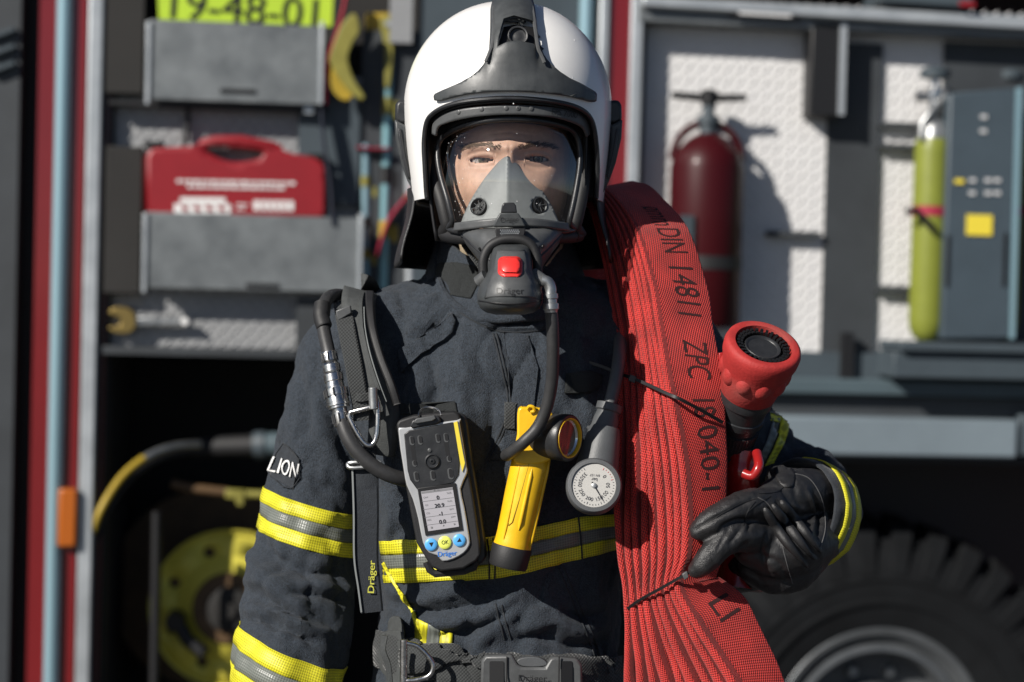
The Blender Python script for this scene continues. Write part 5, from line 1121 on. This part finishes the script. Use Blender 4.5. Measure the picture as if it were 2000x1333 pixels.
for st, a in (('0',50),('50',90),('100',130),('150',160),('200',200),('250',240),('300',280),('350',312)):
    t = gtext(st, a, .0185, .0062); g.add(t.v, t.f)
for st, r, s in (('bar', .008, .0055), ('EN 137', .0135, .0038)):
    t = gtext(st, 5, r, s); g.add(t.v, t.f)
mk('scale_marks', g, 'lcd_ink', dial); mk('red_marks', gr2, 'dial_red', dial)
mk('needle', G().tube([gpos(330, .005)+ga*.001, gpos(150, .024)+ga*.001], [.0009, .0003], 6), 'black', dial); mk('hub', G().lathe(gc_+ga*.002, ga, [(0,.0032),(.002,.0028),(.0024,.001)], 16), 'dull_steel', dial)
mk('dial_glass', G().lathe(gc_, ga, [(.0036,.0256),(.0038,.0005)], 40), 'lens_glass', gau)
mk('hose_clip', G().tube([P(1150,836,2.37), P(1170,842,2.34)], .003, 8), 'dull_steel', gau)
# ---- waist belt
belt = thing('waist_belt', P(950, 1340, 2.36), 'black webbing waist belt with grey buckle and triangular steel ring along the bottom', 'belt')
mk('webbing', band([(745,1232),(780,1240),(850,1255),(900,1262),(945,1282),(1060,1283),(1215,1285)], [(742,1300),(790,1318),(850,1330),(900,1340),(945,1352),(1060,1355),(1215,1350)], SJ, 0, 1, .010, nv=7), 'webbing', belt, solid=.004)
mk('webbing', band([(800,1262),(850,1252),(890,1272),(920,1282),(948,1284)], [(802,1316),(850,1310),(890,1292),(920,1292),(948,1300)], SJ, 0, 1, .017), 'webbing', belt, solid=.003)
g = G(); g.slab(spl([(742,1246),(752,1236),(770,1232),(788,1240),(792,1280),(790,1322),(776,1336),(752,1320),(740,1300)], 3, True), near(SJ, .02), .014); mk('belt_pad', g, 'strap_pad', belt, bevel=.003, ang=60)
g = G(); g.slab(spl([(758,1215),(770,1205),(784,1212),(790,1245),(776,1252),(760,1245)], 3, True), near(SJ, .016), .010); mk('belt_tab', g, 'strap_pad', belt, bevel=.002, ang=60)
mk('pad_fold', ribbon([(752,1242,2.352),(748,1270,2.348),(758,1300,2.348),(762,1340,2.35)], 12, .006), 'strap_pad', belt)
dd = 2.345
mk('triangle_ring', G().tube([P(x, y, dd) for x, y in spl([(790,1256),(815,1262),(838,1284),(846,1303),(838,1320),(815,1328),(790,1330)], 4)]+[P(788,1300,dd), P(790,1256,dd)], .0030, 10), 'steel', belt)
mk('ring_hinge', G().tube([P(789,1250,dd), P(788,1338,dd)], .0045, 10), 'steel', belt)
bo = [(940,1292),(948,1281),(988,1281),(1000,1279),(1010,1298),(1018,1304),(1065,1304),(1075,1286),(1085,1284),(1128,1288),(1137,1300),(1138,1362),(938,1362)]
D2 = lambda x, y: 2.338+.006*((x-1035)/100)**2
bk = mk('buckle', G().slab(bo, D2, .016), 'mid_plastic', belt, bevel=.003, ang=50)
for x0, x1 in ((956,984), (1096,1118)): mk('buckle_slot', G().slab(rrect(x0, 1292, x1, 1350, 3), lambda x, y: D2(x, y)-.0006, .003), 'black', bk)
mk('release_tab', G().slab(spl([(1010,1290),(1030,1284),(1052,1285),(1068,1294),(1062,1302),(1020,1302)], 3, True), 2.341, .01), 'gauge_grey', bk, bevel=.002)
for x in (990, 1092): mk('joint', G().tube([P(x, 1283, 2.3375), P(x-1, 1360, 2.3375)], .0009, 6), 'black', bk)
mk('lettering', text_px('Dräger', 1040, 1326, 13, 1, lambda x, y: (P(x, y, D2(x, y)), -fw), .0002, 1.1, .5), 'black', bk)
# ================================================================== FIRE HOSE over the shoulder
Lp = [(1085,560,2.70),(1090,450,2.68),(1105,398,2.60),(1122,392,2.53),(1146,404,2.50),(1166,468,2.47),(1187,560,2.45),(1200,640,2.43),(1207,720,2.41),(1208,800,2.392),(1205,900,2.378),(1201,1000,2.375),(1206,1100,2.372),(1218,1180,2.372),(1218,1260,2.372),(1215,1340,2.372),(1212,1460,2.37)]
Mp = [(1100,560,2.72),(1115,440,2.70),(1135,385,2.62),(1155,367,2.56),(1190,375,2.505),(1240,437,2.445),(1275,540,2.408),(1294,640,2.375),(1308,720,2.345),(1322,800,2.325),(1340,900,2.322),(1349,1000,2.32),(1347,1080,2.32),(1331,1142,2.325),(1372,1220,2.315),(1440,1325,2.305),(1510,1460,2.295)]
Rp = [(1185,560,2.74),(1195,440,2.72),(1210,375,2.65),(1222,361,2.605),(1270,371,2.55),(1340,440,2.478),(1381,555,2.442),(1394,640,2.408),(1409,720,2.378),(1419,800,2.357),(1423,900,2.351),(1422,1000,2.348),(1418,1070,2.348),(1408,1138,2.352),(1478,1215,2.342),(1534,1325,2.332),(1590,1460,2.322)]
hose = thing('fire_hose', P(1330, 1400, 2.38), 'red flat folded fire hose with black print draped over the shoulder in many layers', 'fire hose')
NL = 9; SUBD = 10
def tovec(q): return [P(*p) for p in spl(q, SUBD)]
LV, MV, RV = tovec(Lp), tovec(Mp), tovec(Rp); m = len(LV); FACE = []
cum = [0]
for a, b in zip(MV, MV[1:]): cum.append(cum[-1]+(b-a).length)
for li in range(NL):
    g = G(); vs = []; ns = 20
    for i in range(m):
        a = (li+.5)/NL; e = LV[i]*(1-a)+MV[i]*a
        # every layer has its own slack
        sl_ = .0018*noise.noise(Vector((li*7.3, cum[i]*9, 0))); W = RV[i]-MV[i]; T = (MV[min(i+1, m-1)]-MV[max(i-1, 0)]).normalized()
        Lx = MV[i]-LV[i]; S_ = T.cross(W).normalized(); S_ = S_ if S_.dot(Lx) > 0 else -S_
        Wn = (W-T*W.dot(T)).normalized(); wl = W.length*(1.0 if li == NL-1 else .97)
        sp = abs(Lx.dot(S_))/NL; r_ = min(max(sp*(.47+.06*math.sin(li*2.7)), .0022), .0066); r2 = min(sp*.45, .0034)
        e = e - Wn*(.0045*noise.noise(Vector((li*3.1, cum[i]*5, 4)))+.0012*noise.noise(Vector((li*5.7, cum[i]*22, 9)))) + S_*sl_*.7
        prof = []
        for k in range(7): t = math.pi/2+math.pi*k/6; prof.append((math.cos(t)*r_*1.05, math.sin(t)*r_))
        prof += [(r_*1.6, -r2*.82), (wl*.3, -r2), (wl*.7, -r2)]
        for k in range(5): t = -math.pi/2+math.pi*k/4; prof.append((wl+math.cos(t)*r2, math.sin(t)*r2))
        prof += [(wl*.7, r2*1.1), (wl*.4, r2*1.15), (r_*3, r2*1.05), (r_*1.6, r2*.9)]
        ns = len(prof); run = 0
        for k, (pw, ps) in enumerate(prof):
            vs.append(e+Wn*pw+S_*ps); run += math.hypot(pw-prof[k-1][0], ps-prof[k-1][1]); g.uv[len(vs)-1] = (cum[i], run)
        if li == NL-1: FACE.append((e, Wn, S_, wl, r2))
    fs = [(i*ns+k, i*ns+(k+1) % ns, (i+1)*ns+(k+1) % ns, (i+1)*ns+k) for i in range(m-1) for k in range(ns)]
    fs += [tuple(range(ns)), tuple((m-1)*ns+k for k in range(ns))[::-1]]
    g.add(vs, fs); mk('hose_fold', g, 'hose_red', hose, ang=180, clean=False)
def hose_at(s, v, lift=.0003):
    """s metres along the outer fold, v 0..1 across its face"""
    i = max(j for j in range(m-1) if cum[j] <= s); t = min((s-cum[i])/(cum[i+1]-cum[i]), 1); q = [FACE[i][k]*(1-t)+FACE[i+1][k]*t for k in range(5)]
    return q[0]+q[1]*(q[3]*v)+q[2]*(q[4]*1.15+lift)
def s_of(py):
    ys = [q[1] for q in spl(Mp, SUBD)]; i0 = 4*SUBD
    for j in range(i0, m-1):
        if ys[j] <= py <= ys[j+1]: return cum[j]+(cum[j+1]-cum[j])*(py-ys[j])/(ys[j+1]-ys[j])
def hose_text(st, py0, py1, v0=.34, v1=.80):
    V, Fs = textmesh(st); xs = [v.x for v in V]; x0, x1 = min(xs), max(xs); s0, s1 = s_of(py0), s_of(py1); g = G()
    g.add([hose_at(s0+(v.x-x0)/(x1-x0)*(s1-s0), v0+(v.y+.36)/.72*(v1-v0)) for v in V], Fs); return g
for st, a, b in (('ømm', 402, 440), ('DIN', 446, 494), ('14811', 520, 612), ('ZPC', 662, 738), ('18 040-1', 782, 962), ('LI', 1196, 1238)):
    mk('lettering', hose_text(st, a, b), 'hose_print', hose)
tie = thing('cable_tie', P(1300, 800, 2.31), 'thin black cable tie slanting round the hose at chest height', 'cable tie')
q = spl([(1150,708,2.40),(1175,716,2.392),(1210,730,2.38),(1250,745,2.358),(1300,768,2.322),(1328,780,2.312),(1370,802,2.328),(1412,826,2.348)], 6)
mk('band', ribbon([p for p in q], 7, .002, k=1), 'black', tie); mk('lock', G().slab([(1231,731),(1244,736),(1240,750),(1227,744)], 2.362, .006), 'dark_plastic', tie, bevel=.001)
tie = thing('cable_tie', P(1280, 1190, 2.31), 'thin black cable tie pulled tight below the gloved thumb', 'cable tie')
mk('band', ribbon(spl([(1222,1192,2.368),(1250,1172,2.35),(1290,1150,2.328),(1325,1130,2.316),(1348,1118,2.316)], 6), 6, .002, k=1), 'black', tie); mk('lock', G().slab([(1332,1122),(1342,1116),(1346,1128),(1337,1134)], 2.312, .006), 'mid_plastic', tie, bevel=.001)
mk('tail', ribbon([(1344,1120,2.316),(1362,1100,2.32)], 6, .0016), 'black', tie)
# ================================================================== NOZZLE
noz = thing('hose_nozzle', P(1450, 950, 2.40), 'red and black hose nozzle with ribbed rubber bumper head held beside the hose', 'nozzle')
nc = P(1491, 676, 2.325); na = (up*.78+rt*.19-fw*.60).normalized(); kq = 2.33/F
nx = na.cross(fw).normalized(); nx = nx if nx.dot(rt) > 0 else -nx; ny = nx.cross(na).normalized(); ny = ny if ny.dot(up) > 0 else -ny
def NL_(prof, mt, name, par, **kw): return mk(name, G().lathe(nc, na, prof, 56, caps=kw.pop('caps', True)), mt, par, **kw)
bump = NL_([(-.075,.029),(-.07,.0335),(-.045,.0385),(-.024,.0425),(-.014,.0455),(-.004,.0462),(.002,.0445),(.004,.041),(.003,.0345),(-.006,.0335)], 'red_rubber', 'bumper', noz, caps=False, ang=60)
for k in range(10):
    a = 2*math.pi*k/10; dr = nx*math.cos(a)+ny*math.sin(a); p0, p1 = nc-na*.026+dr*.0395, nc-na*.058+dr*.0335
    mk('grip_lug', G().sphere(nc-na*.037+dr*.0325, .0115, 14, 10, (1, 1, 1.35), Matrix((dr, na.cross(dr), na)).transposed()), 'red_rubber', bump, ang=180)
tr_ = NL_([(-.012,.034),(-.006,.034),(-.004,.032),(-.004,.026),(-.010,.0255),(-.010,.0002)], 'dark_plastic', 'tooth_ring', noz)
g = G()
for k in range(30):
    a = 2*math.pi*k/30; dr = nx*math.cos(a)+ny*math.sin(a); tg = na.cross(dr)
    for r_, h in ((.0300, .0), (.0262, -.001)): g.box((-.0016, -.0016, -.006), (.0016, .0016, .0015), Matrix.Translation(nc+na*h+dr*r_) @ Matrix((dr, tg, na)).transposed().to_4x4())
mk('teeth', g, 'black', tr_)
NL_([(-.010,.0225),(-.003,.0225),(-.001,.021),(-.0015,.019),(-.003,.0175),(-.0032,.0002)], 'dark_plastic', 'flow_disc', noz)
stem = NL_([(-.066,.031),(-.076,.033),(-.082,.0325),(-.083,.0305),(-.102,.0285),(-.103,.030),(-.112,.0295),(-.113,.027),(-.124,.0255),(-.124,.028),(-.146,.027),(-.147,.0245),(-.155,.0245),(-.156,.0275),(-.172,.027),(-.173,.022),(-.19,.022)], 'dark_plastic', 'barrel', noz, ang=35)
g = G()
for k in range(44):
    a = 2*math.pi*k/44; dr = nx*math.cos(a)+ny*math.sin(a); g.tube([nc-na*.126+dr*.028, nc-na*.145+dr*.027], .0009, 5)
mk('knurling', g, 'dark_plastic', stem)
mk('flow_lever', G().tube([P(*q) for q in spl([(1408,700,2.40),(1412,740,2.385),(1420,780,2.385)], 4)], .007, 10), 'red_rubber', noz)
mk('scale_plate', G().slab([(1404,690),(1416,688),(1416,722),(1406,722)], 2.372, .02), 'red_metal', noz, bevel=.001)
mk('pistol_grip', G().tube([P(*q) for q in spl([(1452,880,2.41),(1448,920,2.41),(1446,960,2.42),(1452,1010,2.43),(1470,1060,2.44)], 6)], [.02]*5+[.023]*5+[.024]*15, 20), 'red_metal', noz)
mk('bale_handle', G().tube([P(*q) for q in spl([(1478,885,2.39),(1482,910,2.37),(1470,930,2.37),(1452,925,2.375)], 5)], .006, 10), 'red_metal', noz)
mk('coupling', G().tube([P(1452,1060,2.43), P(1440,1150,2.42)], [.027,.030], 24), 'red_metal', noz)
